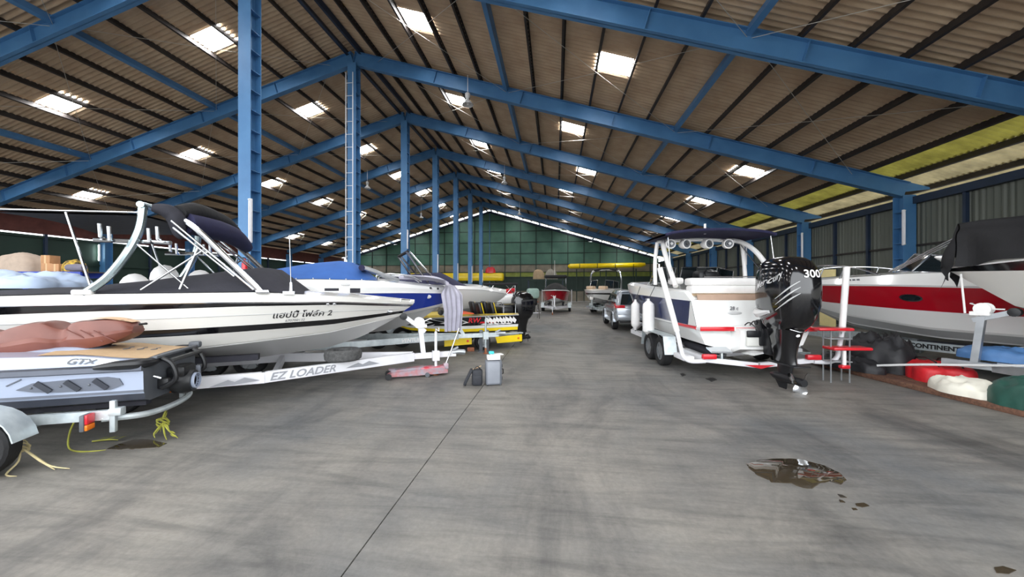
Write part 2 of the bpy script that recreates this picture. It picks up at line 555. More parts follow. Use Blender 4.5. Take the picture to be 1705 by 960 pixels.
for z in rows[:-1] + [3.45, 4.15, 1.5]:
    wl = min((ZR - 0.36 - z) / T, 40)
    xa, xb = max(X0 - wl, XL), min(X0 + wl, XR)
    g = G(); g.box(((xa + xb) / 2, YW - 0.04, z), (xb - xa, 0.07, 0.09)); part('girt', g, GREEND, wall_back)
for side, W in ((1, WR), (-1, WL)):
    g = G(); g.beam((X0, YW - 0.08, top_at(X0) - 0.12), (X0 + side * W, YW - 0.08, top_at(X0 + side * W) - 0.12), 0.16, 0.3)
    part('gable_beam', g, DKBLUE, wall_back)

# right wall: corrugated sheets between posts
def corr_mesh(length, height, lam, amp, name, m):
    n = int(round(length / lam * 4)); gg = G()
    def fn(i, j):
        ph = (i * length / lam) % 1.0
        q = 0 if ph < 0.3 else (1 if 0.5 <= ph < 0.8 else 0.5)
        return (amp * (q - 0.5), i * length, j * height)
    gg.grid(fn, n, 1)
    return gg.mesh(name, m, 20)
wall_right = bpy.data.objects.new('wall_right', None); COL.objects.link(wall_right)
tag(wall_right, 'grey-green corrugated side wall with dark blue posts', kind='structure')
ZT = 5.22
rw = [0.0, 1.75, 3.5, ZT]
for k in range(NB * 3):
    y = YF + 2.0 * k
    for z0, z1 in zip(rw, rw[1:]):
        key = 'corr%.2f' % (z1 - z0)
        if key not in MATS: MATS[key] = corr_mesh(2.0, z1 - z0, 0.2, 0.035, 'corrugated_sheet', GREYW)
        inst('corrugated_sheet', MATS[key], wall_right, (XR + 0.32, y, z0))
    g = G(); g.box((XR + 0.22, y, ZT / 2), (0.12, 0.1, ZT)); part('post', g, DKBLUE, wall_right)
for z in rw[1:-1]:
    g = G(); g.box((XR + 0.25, (YF + YE) / 2, z), (0.06, YE - YF, 0.07)); part('girt', g, PURLIN, wall_right)
g = G(); g.box((XR + 0.2, (YF + YE) / 2, ZT + 0.06), (0.2, YE - YF, 0.28)); part('eave_beam', g, DKBLUE, wall_right)

# left wall
wall_left = bpy.data.objects.new('wall_left', None); COL.objects.link(wall_left)
tag(wall_left, 'dark green side wall with a slit of daylight under the eave', kind='structure')
FASC = mat('red_brown_fascia', (96, 52, 46), 0.7, var=0.2, scale=3)
for k in range(NB * 2):
    y = YF + 3.0 * k
    for z0, z1 in ((0, 1.7), (1.7, 3.4), (3.4, 5.1)):
        if 'lp%.1f' % (z1 - z0) not in MATS:
            gg = G(); gg.box((0, 1.5, (z1 - z0) / 2), (0.05, 3.0, z1 - z0)); MATS['lp%.1f' % (z1 - z0)] = gg.mesh('panel', GREEND)
        inst('panel', MATS['lp%.1f' % (z1 - z0)], wall_left, (XL - 0.3, y, z0))
    g = G(); g.box((XL - 0.2, y, 2.6), (0.14, 0.14, 5.2)); part('post', g, DKBLUE, wall_left)
g = G(); g.box((XL - 0.3, (YF + YE) / 2, 5.79), (0.06, YE - YF, 1.2)); part('fascia', g, FASC, wall_left)
for z in (1.7, 3.4, 5.0):
    g = G(); g.box((XL - 0.22, (YF + YE) / 2, z), (0.1, YE - YF, 0.12)); part('girt', g, GREEND, wall_left)

# columns
TUBE = mat('fluorescent_batten', (236, 236, 240), 0.4, var=0.02, scale=4)
TUBELIT = mat('lit_fluorescent_tube', (235, 255, 250), 0.4, var=0.01, scale=4, emit=14.0)
def column(x, y, h, a, label, rungs=False, tube=None, n_st=0, ladder=False, ext=False):
    c = thing('column', label, 'column', (x, y, 0)); c['kind'] = 'structure'
    g = G()
    g.box((0, 0, h / 2), (0.03, a - 0.04, h))
    part('web', g, BLUE, c)
    for s in (-1, 1):
        g = G(); g.box((0, s * (a / 2 - 0.01), h / 2), (a, 0.022, h)); part('flange', g, BLUE, c)
    for i in range(int(h / 0.62) if n_st else 0):
        g = G(); g.box((0, 0, 0.5 + i * 0.62), (a - 0.01, a - 0.05, 0.018)); part('stiffener', g, BLUE, c)
    g = G(); g.box((0, 0, 0.012), (a + 0.2, a + 0.2, 0.024)); part('base_plate', g, DKBLUE, c)
    return c
def batten(x, y, z0, z1, label, lit=False):
    t = thing('fluorescent_lamp', label, 'lamp', (x, y, z0), group='fluorescent lamps on the columns')
    g = G(); g.box((0, 0, (z1 - z0) / 2), (0.07, 0.09, z1 - z0), bev=0.015); part('housing', g, TUBE, t)
    g = G(); g.tube([(0, -0.065, 0.06), (0, -0.065, z1 - z0 - 0.06)], 0.016, 8); part('tube', g, TUBELIT if lit else TUBE, t)
    for z in (0.04, z1 - z0 - 0.04):
        g = G(); g.box((0, -0.06, z), (0.04, 0.05, 0.03)); part('end_cap', g, WHITEP, t)
    return t
order = ['first', 'second', 'third', 'fourth', 'fifth', 'sixth', 'seventh']
lampz = [(3.2, 4.55), None, (4.3, 5.5), (3.0, 4.5), (2.6, 4.2), (2.5, 4.3), (2.6, 4.2)]
for i in range(7):
    y = YF + BAY * (i + 2)
    c = column(X0, y, 12.42, 0.42, '%s blue steel ridge column down the middle of the shed%s' % (order[i], ', carrying a ladder' if i == 1 else ''), n_st=1)
    if i == 1:
        for s in (-0.17, 0.17):
            g = G(); g.box((s - 0.05, -0.32, 6.1), (0.035, 0.03, 11.6)); part('ladder_rail', g, TWHITE, c)
        for j in range(19):
            g = G(); g.tube([(-0.22, -0.32, 0.6 + j * 0.6), (0.12, -0.32, 0.6 + j * 0.6)], 0.014, 6); part('ladder_rung', g, TWHITE, c)
    if lampz[i]:
        batten(X0 + 0.26, y - 0.26, lampz[i][0], lampz[i][1], 'white batten lamp on the %s ridge column' % order[i])
for i in range(NB - 1):
    y = YF + BAY * (i + 1)
    if i > 0:
        column(XR, y, roof_z(WR) - 0.8, 0.46, '%s blue column along the grey corrugated wall' % (['', 'first', 'second', 'third', 'fourth', 'fifth', 'sixth', 'seventh'][i]), n_st=1)
        if i in (2, 3, 4):
            batten(XR - 0.28, y - 0.3, 3.5, 4.9, 'white batten lamp on the %s column along the corrugated wall' % ['', 'first', 'second', 'third', 'fourth', 'fifth'][i])
    if i > 1:
        column(XL, y, roof_z(WL) - 0.8, 0.46, '%s dark column along the green wall' % (['', '', 'first', 'second', 'third', 'fourth', 'fifth', 'sixth'][i]))
batten(XL - 0.1, 22.17, 3.7, 4.9, 'lit white fluorescent lamp by the dark green wall', lit=True)

# high bay lamps
def highbay(x, y, z, label):
    t = thing('pendant_lamp', label, 'lamp', (x, y, z), group='high bay lamps under the roof')
    zt = roof_z(abs(x - X0)) - 0.2 - z
    g = G(); g.tube([(0, 0, 0.5), (0, 0, zt)], 0.015, 6); part('rod', g, WHITEP, t)
    g = G(); g.lathe([(0.08, 0.30), (0.11, 0.34), (0.12, 0.5), (0.07, 0.56), (0.02, 0.57)], (0, 0, 0), n=16); part('ballast_housing', g, GREYG, t)
    g = G(); g.lathe([(0.07, 0.30), (0.09, 0.2), (0.16, 0.14), (0.24, 0.04), (0.26, 0.0), (0.245, 0.005), (0.22, 0.05), (0.13, 0.14), (0.06, 0.2)], (0, 0, 0), n=20, cap=False); part('shade', g, GREYG, t)
    g = G(); g.ell((0, 0, 0.1), (0.055, 0.055, 0.1), 12, 8); part('bulb', g, WHITEP, t)
# ---------------------------------------------------------------- builders for boats and trailers
class Hull:
    """lofted hull; local x runs from stern to bow, z up from the floor. curves go from keel to gunwale."""
    def __init__(s, parent, curves, bands, deck=None, crown=0.08, transom=WHITE, n=30, deck_name='deck', t_deck=0.0):
        s.c = curves; s.parent = parent; s.n = n
        ts = [1 - (1 - i / n) ** 1.5 for i in range(n + 1)]
        s.ts = ts
        byname = {}
        for j, (nm, m) in enumerate(bands):
            byname.setdefault((nm, m.name), (G(), m))
            g = byname[(nm, m.name)][0]
            for sd in (-1, 1):
                A = [s.p(j, t, sd) for t in ts]; B = [s.p(j + 1, t, sd) for t in ts]
                k = len(A)
                g.add(A + B, [(i, i + 1, k + i + 1, k + i) for i in range(k - 1)])
        s.parts = {}
        for (nm, _), (g, m) in byname.items():
            s.parts[nm] = part(nm, g, m, parent, 40)
        k = len(curves)
        ring = [s.p(j, 0, 1) for j in range(k)] + [s.p(j, 0, -1) for j in range(k - 1, 0, -1)]
        g = G(); g.add(ring, [tuple(range(len(ring)))]); part('transom', g, transom, parent)
        if deck:
            g = G(); g.grid(lambda u, v: s.top(t_deck + (1 - t_deck) * (1 - (1 - u) ** 1.5), v * 2 - 1, crown), n, 8)
            part(deck_name, g, deck, parent, 40)
    def hw(s, j, t):
        c = s.c[j]
        t0, p = c.get('t0', 0.42), c.get('p', 2.3)
        w = 1 - (max(0, (t - t0) / (1 - t0))) ** p
        return c['W'] * w * (1 - 0.05 * max(0, 1 - t / 0.35) ** 2)
    def p(s, j, t, sd=1):
        c = s.c[j]
        return Vector((c.get('x0', 0.0) + t * (c['L'] - c.get('x0', 0.0)), sd * s.hw(j, t), ip(c['z'], t)))
    def side(s, t, v, sd=-1, off=0.0):
        j = min(int(v), len(s.c) - 2); f = v - j
        a, b = s.p(j, t, sd), s.p(j + 1, t, sd)
        q = a.lerp(b, f)
        if off:
            d = s.p(j, min(t + 0.01, 1), sd) - s.p(j, max(t - 0.01, 0), sd)
            nn = d.cross(b - a).normalized()
            if nn.y * sd < 0: nn = -nn
            q = q + nn * off
        return q
    def top(s, t, v, crown):
        j = len(s.c) - 1
        q = s.p(j, t, 1)
        return Vector((q.x, q.y * v, q.z + ip(crown, t) * (1 - abs(v) ** 2.2)))
    def rail(s, name, j, r, m, t0=0.0, t1=1.0, off=0.0, dz=0.0):
        for sd in (-1, 1):
            g = G()
            g.tube([s.p(j, t0 + (t1 - t0) * i / 24, sd) + Vector((0, sd * off, dz)) for i in range(25)], r, 6)
            part(name, g, m, s.parent)
    def cover(s, name, m, t0, t1, heights, inset=0.0, e=1.6, n=24, fold=0.0, seed=0):
        j = len(s.c) - 1
        def fn(u, v):
            t = t0 + (t1 - t0) * u
            vv = (v * 2 - 1)
            q = s.p(j, t, 1)
            wr = fold * noise.noise(Vector((q.x * 2.5 + seed, vv * 2.0, seed)))
            return Vector((q.x, (q.y - inset) * vv, q.z + 0.012 + ip(heights, u) * (1 - abs(vv) ** e) + wr * (1 - abs(vv) ** 4)))
        g = G(); g.grid(fn, n, 14)
        return part(name, g, m, s.parent, 50)
    def text(s, name, body, size, m, t, v, sd=-1, shear=0.0, bold=0.0, vscale=None):
        """lettering on the side, wrapped on the hull; reads toward the bow on the right-hand side (sd=-1)"""
        j = int(v)
        L = s.c[j]['L']
        a, b = s.p(j, t, sd), s.p(j + 1, t, sd)
        hgt = (b - a).length
        def fn(x, y, w, h):
            tt = t + (x if sd < 0 else -x) / L
            return s.side(tt, v + y / hgt, sd, 0.006)
        return text_on(name, body, size, m, s.parent, fn, shear, bold)

def wheel(parent, x, y, z, r, w, sd, rim=None, name='wheel', spokes=5, rimr=0.62):
    rim = rim or ALU
    g = G()
    g.lathe([(r * rimr, -w * .46), (r * .9, -w * .5), (r * .98, -w * .4), (r, -w * .2), (r, w * .2), (r * .98, w * .4), (r * .9, w * .5), (r * rimr, w * .46), (r * rimr * .95, 0)], (x, y, z), (0, 1, 0), 26, cap=False)
    ty = part(name, g, RUBBER, parent)
    g = G()
    yo = sd * w * .36
    g.lathe([(r * rimr, -w * .4), (r * rimr, w * .4), (r * rimr * .9, w * .4), (r * rimr * .9, -w * .4)], (x, y, z), (0, 1, 0), 22, cap=False)
    g.lathe([(0.001, 0.0), (r * .2, 0.0), (r * .2, 0.02), (0.001, 0.025)], (x, y + yo - sd * 0.02, z), (0, sd, 0), 12)
    for k in range(spokes):
        a = 2 * math.pi * k / spokes + 0.3
        g.beam((x + math.cos(a) * r * .12, y + yo - sd * .01, z + math.sin(a) * r * .12), (x + math.cos(a) * r * rimr * .93, y + yo - sd * .01, z + math.sin(a) * r * rimr * .93), 0.016, r * .24 if spokes < 8 else r * .12, up=(-math.sin(a), 0, math.cos(a)))
    g.lathe([(0.001, 0), (r * rimr * .9, 0.0), (r * rimr * .9, 0.006), (0.001, 0.006)], (x, y + yo - sd * .05, z), (0, sd, 0), 18)
    part('rim', g, rim, ty)
    return ty

def arc_fender(parent, x, y, z, r, w, m, a0=-5, a1=185, name='fender', t=0.012, flat=0.0):
    pts = []
    for k in range(13):
        a = math.radians(a0 + (a1 - a0) * k / 12)
        pts.append((x + math.cos(a) * r + (flat if math.cos(a) > 0 else -flat), z + math.sin(a) * r))
    inner = []
    for k in range(12, -1, -1):
        a = math.radians(a0 + (a1 - a0) * k / 12)
        inner.append((x + math.cos(a) * (r - t) + (flat if math.cos(a) > 0 else -flat), z + math.sin(a) * (r - t)))
    g = G()
    n = len(pts)
    for P0, P1 in ((pts, y - w / 2), ):
        pass
    vs = []
    for yy in (y - w / 2, y + w / 2):
        vs += [(q[0], yy, q[1]) for q in pts] + [(q[0], yy, q[1]) for q in inner[::-1]]
    fs = []
    for i in range(n - 1):
        fs += [(i, i + 1, 2 * n + i + 1, 2 * n + i), (n + i, 3 * n + i, 3 * n + i + 1, n + i + 1), (i, n + i, n + i + 1, i + 1), (2 * n + i, 2 * n + i + 1, 3 * n + i + 1, 3 * n + i)]
    fs += [(0, 2 * n, 3 * n, n), (n - 1, 2 * n - 1, 4 * n - 1, 3 * n - 1)]
    g.add(vs, fs)
    return part(name, g, m, parent)

def jack(parent, x, y, z, m, top=0.55, foot=True):
    g = G(); g.tube([(x, y, 0.14), (x, y, z + top)], 0.028, 10); g.box((x, y, z), (0.14, 0.11, 0.2)); jk = part('jack', g, m, parent)
    g = G(); g.tube([(x, y, z + top), (x, y, z + top + 0.05), (x + 0.03, y - 0.16, z + top + 0.03), (x + 0.03, y - 0.16, z + top + 0.1)], 0.011, 6); part('crank', g, m, jk)
    g = G(); g.lathe([(0.03, 0.16), (0.035, 0.03), (0.07, 0.012), (0.07, 0)], (x, y, 0.001), n=12); part('foot', g, RUST, jk)
    return jk

def trailer(label, loc, rz, m, L, hw, z, xv, xc, xend, wheels, wr, track, post=None, jx=None, drop=0.1, bunk=None, rim=None, ww=0.2, fender=True, beam=(0.06, 0.14), lights=True, group='boat trailers', spokes=5, xr=-0.05, coupler=True, bunk_y=0.55, two_beams=True, tjack_top=0.5):
    t = thing('boat_trailer', label, 'trailer', (loc[0], loc[1], 0), rz, group)
    bw, bh = beam
    for sd in (-1, 1):
        g = G()
        g.beam((xr, sd * hw, z), (xv + bw / 2, sd * hw, z), bw, bh)
        d = Vector((xc - xv, -sd * (hw - 0.06), 0))
        g.beam((xv, sd * hw, z), (xc, sd * 0.06, z), bw, bh)
        part('side_beam', g, m, t)
    g = G(); g.beam((xc - 0.6, 0, z), (xend, 0, z), 0.09, 0.11); part('tongue', g, m, t)
    if coupler:
        g = G()
        g.tube([(xend - 0.08, 0, z + 0.02), (xend + 0.06, 0, z + 0.03), (xend + 0.2, 0, z + 0.01)], [0.05, 0.055, 0.06], 10)
        g.box((xend - 0.02, 0, z + 0.1), (0.16, 0.035, 0.04), ry=-0.4)
        part('coupler', g, ALU, t)
    xs = [xr + 0.03, wheels[0] - 0.1, (wheels[-1] + xv) / 2, xv]
    for x in xs:
        g = G()
        zc = z - bh / 2 - drop
        g.beam((x, -hw, z - 0.01), (x, -0.02, zc), bw, bh * 0.8); g.beam((x, 0.02, zc), (x, hw, z - 0.01), bw, bh * 0.8)
        part('cross_member', g, m, t)
    g = G()
    for x in wheels:
        g.tube([(x, -track, wr), (x, track, wr)], 0.03, 8)
    part('axle', g, m, t)
    for x in wheels:
        for sd in (-1, 1):
            wheel(t, x, sd * track, wr, wr, ww, sd, rim, spokes=spokes)
    if fender:
        for sd in (-1, 1):
            if len(wheels) > 1:
                xa, xb = wheels[0], wheels[-1]
                zt = wr * 2 + 0.06
                prof = [(xa - wr - 0.10, wr * 0.95), (xa - wr + 0.0, zt - 0.02), (xa - wr + 0.08, zt), (xb + wr - 0.08, zt), (xb + wr + 0.0, zt - 0.02), (xb + wr + 0.10, wr * 0.95)]
                g = G()
                for (a, b) in zip(prof, prof[1:]):
                    g.beam((a[0], sd * track, a[1]), (b[0], sd * track, b[1]), ww + 0.06, 0.015, up=(0.001, 0, 1))
                part('fender', g, GALV, t)
            else:
                arc_fender(t, wheels[0], sd * track, wr, wr + 0.09, ww + 0.08, m)
    if bunk:
        for sd in (-1, 1):
            g = G()
            (xa, za), (xb, zb) = bunk
            g.beam((xa, sd * bunk_y, za - 0.05), (xb, sd * bunk_y, zb - 0.05), 0.14, 0.09)
            for x in xs[:3]:
                zz = za + (zb - za) * (x - xa) / (xb - xa) - 0.09
                if zz > z - drop * 0.5 + 0.02: g.beam((x + 0.1, sd * bunk_y, z - drop * 0.5), (x + 0.1, sd * bunk_y, zz), 0.05, 0.05)
            part('bunk', g, CHAR, t)
    if post:
        px, pz, rx, rzz = post
        g = G(); g.beam((px, 0, z + 0.04), (rx + 0.32, 0, pz - 0.05), 0.09, 0.09, up=(1, 0, 0)); g.beam((rx + 0.42, 0, pz - 0.12), (rx, 0, rzz), 0.06, 0.08)
        g.beam((px + 0.5, 0, z + 0.04), (px + 0.2, 0, z + (pz - z) * 0.55), 0.05, 0.05, up=(1, 0, 0)) if post[1] > 1.4 else None
        pp = part('winch_post', g, m, t)
        g = G(); g.lathe([(0.025, -0.06), (0.07, -0.055), (0.055, 0), (0.07, 0.055), (0.025, 0.06)], (rx - 0.02, 0, rzz), (0, 1, 0), 14); part('bow_roller', g, BLKP, pp)
        g = G(); g.lathe([(0.02, -0.09), (0.1, -0.085), (0.1, -0.07), (0.045, -0.06), (0.045, 0.06), (0.1, 0.07), (0.1, 0.085), (0.02, 0.09)], (rx + 0.30, 0, pz + 0.08), (0, 1, 0), 18)
        g.box((rx + 0.33, 0, pz), (0.22, 0.16, 0.06))
        g.tube([(rx + 0.30, -0.09, pz + 0.08), (rx + 0.3, -0.15, pz + 0.08), (rx + 0.5, -0.15, pz + 0.16), (rx + 0.5, -0.24, pz + 0.16)], 0.011, 6)
        part('winch', g, WHITEP, pp)
    if jx is not None:
        jack(t, jx, -0.11, z, m, tjack_top)
    if lights:
        for sd in (-1, 1):
            g = G(); g.box((xr - 0.03, sd * (hw - 0.02), z + 0.0), (0.05, 0.2, 0.09), bev=0.01); part('tail_light', g, REDP, t)
    return t

def outboard(label, loc, rz, s=1.0, decal='300', tilt=0.0, cowl=None, silver=False, group=None):
    """outboard motor; local origin on the floor below the transom, x points to the bow (motor hangs at negative x)"""
    t = thing('outboard_motor', label, 'outboard motor', loc, rz, group)
    t.scale = (s, s, s)
    cowl = cowl or BLACKG
    def ring(z, xa, xb, w, rnd=0.5, n=28):
        out = []
        for k in range(n):
            a = 2 * math.pi * k / n
            ca, sa = math.cos(a), math.sin(a)
            e = 2 / (2 + 1.6 * rnd)
            x = (xa + xb) / 2 + (xb - xa) / 2 * math.copysign(abs(ca) ** e, ca)
            y = w / 2 * math.copysign(abs(sa) ** e, sa)
            out.append(Vector((x, y, z)))
        return out
    g = G()
    prof = [(1.08, -0.80, -0.12, 0.40), (1.16, -0.90, -0.06, 0.50), (1.30, -0.99, 0.0, 0.58), (1.50, -1.06, 0.05, 0.64), (1.75, -1.07, 0.06, 0.66), (1.98, -1.05, 0.05, 0.65), (2.14, -1.0, 0.0, 0.62), (2.26, -0.90, -0.06, 0.54), (2.33, -0.78, -0.16, 0.42), (2.36, -0.66, -0.28, 0.24)]
    g.loft([ring(z, a, b, w, 0.6) for z, a, b, w in prof])
    cw = part('cowl', g, cowl, t, 50)
    def surf(z, ang, off=0.004):
        for (z0, a0, b0, w0), (z1, a1, b1, w1) in zip(prof, prof[1:]):
            if z0 <= z <= z1:
                f = (z - z0) / (z1 - z0)
                a, b, w = a0 + (a1 - a0) * f, b0 + (b1 - b0) * f, w0 + (w1 - w0) * f
        ca, sa = math.cos(ang), math.sin(ang)
        e = 2 / (2 + 1.6 * 0.6)
        cx = (a + b) / 2
        return Vector((cx + ((b - a) / 2 + off) * math.copysign(abs(ca) ** e, ca), (w / 2 + off) * math.copysign(abs(sa) ** e, sa), z))
    if decal:
        # wraps round the back of the cowl, reads from the rear
        vs, fs, w, h = text_pts(decal, 0.20, 0.1, 0.004)
        g = G()
        def fn(q):
            k = max(-.98, min(.98, (q.x - w * 0.5 + 0.02) * 0.95 / 0.32))
            return surf(1.98 + q.y * 0.9, math.pi + math.asin(math.copysign(abs(k) ** 1.48, k)), 0.008)
        g.add([fn(q) for q in vs], fs)
        part('number_decal', g, WHITEP, cw, angle=0)
        for k in range(3):
            g = G()
            pts = [surf(1.42 + 0.10 * k + 0.42 * u - 0.12 * u * u, math.pi / 2 + 0.15 + 1.0 * u, 0.006) for u in [i / 14 for i in range(15)]]
            g.tube(pts, [0.004 + 0.010 * math.sin(math.pi * i / 14) for i in range(15)], 5); part('swirl_decal', g, GREYG, cw)
        vs, fs, w, h = text_pts('Mercury', 0.17, 0.35, 0.002)
        g = G(); g.add([surf(1.72 + q.y + q.x * 0.42, math.pi / 2 - 0.45 + q.x * 1.5, 0.008) for q in vs], fs); part('name_decal', g, GREYG, cw, angle=0)
    else:
        for k in range(5):
            g = G()
            pts = [surf(1.78 + 0.055 * k + 0.05 * u, math.pi * 1.5 - 0.9 + 0.12 * k + (1.5 - 0.2 * k) * u, 0.006) for u in [i / 14 for i in range(15)]]
            g.tube(pts, [0.003 + (0.03 if k < 3 else 0.014) * (1 - i / 14) for i in range(15)], 5); part('streak_decal', g, WHITEP if k < 3 else mat('mauve_decal', (150, 110, 140), 0.3), cw)
    # lower rear panel and mid section
    g = G()
    g.loft([ring(1.14, -0.84, -0.12, 0.42, 0.4), ring(1.02, -0.78, -0.14, 0.36, 0.4), ring(0.80, -0.72, -0.18, 0.28, 0.3), ring(0.60, -0.70, -0.22, 0.22, 0.2), ring(0.46, -0.72, -0.24, 0.2, 0.2)])
    part('midsection', g, BLACKG, t, 50)
    g = G(); g.box((-0.55, 0, 0.46), (0.62, 0.30, 0.022), bev=0.01); part('cavitation_plate', g, BLKP, t)
    g = G()
    g.loft([ring(0.47, -0.66, -0.3, 0.12, 0), ring(0.34, -0.64, -0.3, 0.10, 0), ring(0.26, -0.62, -0.32, 0.09, 0)])
    g.tube([(-0.12, 0, 0.20), (-0.24, 0, 0.20), (-0.40, 0, 0.20), (-0.62, 0, 0.20), (-0.72, 0, 0.20)], [0.02, 0.07, 0.09, 0.085, 0.06], 14)
    g.prism([(-0.24, 0.14), (-0.52, 0.14), (-0.50, 0.0), (-0.38, -0.04)], 'xz', -0.012, 0.012)
    part('gearcase', g, BLKP, t)
    g = G(); g.lathe([(0.03, 0.0), (0.07, 0.01), (0.075, 0.12), (0.06, 0.2), (0.05, 0.2)], (-0.70, 0, 0.20), (-1, 0, 0), 16)
    pr = part('propeller', g, BLKP, t)
    for k in range(3):
        a0 = math.radians(25 + 120 * k)
        g = G()
        def fn(u, v, a0=a0):
            r = 0.06 + 0.15 * u
            a = a0 + (v - 0.5) * (1.1 - 0.55 * abs(u - 0.45)) * (1 if u < .95 else .6)
            return Vector((-0.79 + (v - 0.5) * 0.12, r * math.cos(a), 0.20 + r * math.sin(a)))
        g.grid(fn, 6, 6); g.grid(lambda u, v: fn(u, v) + Vector((-0.008, 0, 0)), 6, 6)
        part('blade', g, STEEL, pr)
    g = G(); g.box((0.0, 0, 0.95), (0.16, 0.34, 0.5), bev=0.03); g.box((-0.14, 0, 0.8), (0.2, 0.2, 0.5), bev=0.03); g.tube([(0.02, -0.2, 1.14), (0.02, 0.2, 1.14)], 0.04, 10)
    part('bracket', g, BLKP, t)
    return t, surf, cw

def windshield(parent, pts_base, height, rake, m_frame=STEEL, r=0.014, glass=GLASS):
    """frame and panes above a base polyline (local points); rake moves the top toward the stern"""
    base = [Vector(p) for p in pts_base]
    hs = height if isinstance(height, (list, tuple)) else [height] * len(base)
    top = [p + Vector((-rake * h, -p.y * 0.06, h)) for p, h in zip(base, hs)]
    g = G()
    g.tube(top, r, 8); g.tube(base, r, 8)
    for a, b in zip(base, top):
        g.tube([a, b], r, 6)
    fr = part('windshield_frame', g, m_frame, parent)
    for i in range(len(base) - 1):
        g = G(); g.add([base[i], base[i + 1], top[i + 1], top[i]], [(0, 1, 2, 3)]); part('pane', g, glass, fr, 0)
    return fr

def heap(name, label, cat, c, size, m, rz=0.0, seed=1, h0=0.02, amp=0.35, n=36, k=14, group=None, base=0.0, freq=2.2, power=0.7):
    """a crumpled heap of cloth standing on z=base"""
    g = G()
    rings = []
    for j in range(k + 1):
        u = j / k
        ring = []
        for i in range(n):
            a = 2 * math.pi * i / n
            d = Vector((math.cos(a), math.sin(a), 0))
            rr = 1 + 0.28 * noise.noise(Vector((d.x * 1.3 + seed, d.y * 1.3, seed * 0.7)))
            rad = rr * math.cos(u * math.pi / 2) ** 0.75 if u < 1 else 0.0
            x, y = d.x * rad * size[0] / 2, d.y * rad * size[1] / 2
            w = noise.noise(Vector((x * freq + seed * 3, y * freq, 4.1)))
            rid = 0.55 - 1.6 * abs(noise.noise(Vector((x * freq * 1.7 + seed, y * freq * 1.7, 8.3)))) - 0.8 * abs(noise.noise(Vector((x * freq * 3.9, y * freq * 3.9 + seed, 1.7))))
            z = size[2] * math.sin(u * math.pi / 2) ** power * (1 + amp * (0.7 * w + rid))
            x += 0.10 * (w + rid) * (1 - u) * size[0] * 0.3
            y += 0.10 * rid * (1 - u) * size[1] * 0.3
            ring.append((x, y, max(z, 0.0)))
        rings.append(ring)
    g.loft(rings)
    o = g.build(name, m, None, (c[0], c[1], base), rz, 50)
    return tag(o, label, cat, group)
# ---------------------------------------------------------------- black and white bowrider on the painted trailer
H30 = math.radians(30)
b1 = thing('speedboat', 'cream speedboat with two black hull stripes and a wake tower', 'boat', (-8.60, 4.03, 0), H30)
C1 = [dict(L=6.20, W=0.0, z=[(0, .56), (.6, .56), (.8, .68), (.9, .86), (1, 1.20)]),
      dict(L=6.28, W=0.98, z=[(0, .86), (.5, .88), (.8, 1.0), (1, 1.24)], p=1.7, t0=.35),
      dict(L=6.30, W=1.02, z=[(0, .90), (.5, .92), (.8, 1.04), (1, 1.26)], p=1.8, t0=.36),
      dict(L=6.34, W=1.09, z=[(0, 1.08), (.5, 1.12), (.8, 1.17), (1, 1.30)], p=2.0, t0=.4),
      dict(L=6.38, W=1.11, z=[(0, 1.19), (.5, 1.22), (.8, 1.26), (1, 1.35)], p=2.1, t0=.4),
      dict(L=6.50, W=1.16, z=[(0, 1.44), (.3, 1.49), (.6, 1.53), (.8, 1.52), (1, 1.43)], p=2.3),
      dict(L=6.54, W=1.17, z=[(0, 1.57), (.5, 1.595), (.8, 1.56), (1, 1.46)], p=2.4),
      dict(L=6.58, W=1.13, z=[(0, 1.66), (.3, 1.72), (.62, 1.74), (.8, 1.66), (1, 1.51)], p=2.5)]
h1 = Hull(b1, C1, [('hull_bottom', GREYG), ('chine', CREAM), ('lower_topside', CREAM), ('hull_stripe', BLACKG), ('topside', CREAM), ('rub_stripe', BLACKG), ('gunwale', CREAM)], deck=CREAM, crown=0.06, transom=CREAM)
h1.rail('rub_rail', 6, 0.014, STEEL)
for v, lo, hi in ((1.5, 0, .93), (4.55, 0, .97)):
    g = G(); g.tube([h1.side(lo + (hi - lo) * i / 30, v, -1, 0.003) for i in range(31)], 0.006, 5); part('moulded_line', g, GREYG, b1)
h1.cover('cockpit_cover', CHAR, 0.03, 0.71, [(0, .06), (.35, .10), (.62, .28), (.84, .42), (.90, .40), (1, .03)], inset=0.02, e=1.9, n=30, fold=0.02)
h1.cover('bow_cover', CHAR, 0.74, 0.95, [(0, .02), (.3, .05), (1, .02)], inset=0.26, e=2, n=12)
g = G(); g.box((5.45, -0.08, 1.76), (0.16, 0.1, 0.09), rz=0.3); g.box((5.05, -0.2, 1.78), (0.22, 0.1, 0.05), rz=-0.2); part('bow_fitting', g, CHAR, b1)
h1.text('name_lettering', 'แฮปปี้ โฟล์ค 2', 0.15, BLKP, 4.22 / 6.38, 4.30, bold=0.002)
h1.text('registration_number', '670700132', 0.06, GREYP, 4.40 / 6.38, 4.06)
g = G(); q = h1.side(0.945, 4.2, -1, 0.005); g.ell(q, (0.09, 0.02, 0.035), 14, 8, -0.6); part('navigation_light', g, STEEL, b1)
for t in (0.77, 0.785):
    g = G(); g.ell(h1.side(t, 5.5, -1, 0.01), (0.03, 0.02, 0.02), 10, 6); part('stripe_stud', g, STEEL, b1)
for sd in (-1, 1):
    g = G(); g.tube([h1.p(7, 0.955, sd) + Vector((0, 0, .0)), h1.p(7, .955, sd) + Vector((0, 0, .045)), h1.p(7, .985, sd) + Vector((0, 0, .045)), h1.p(7, .985, sd)], 0.012, 6); part('bow_cleat', g, STEEL, b1)
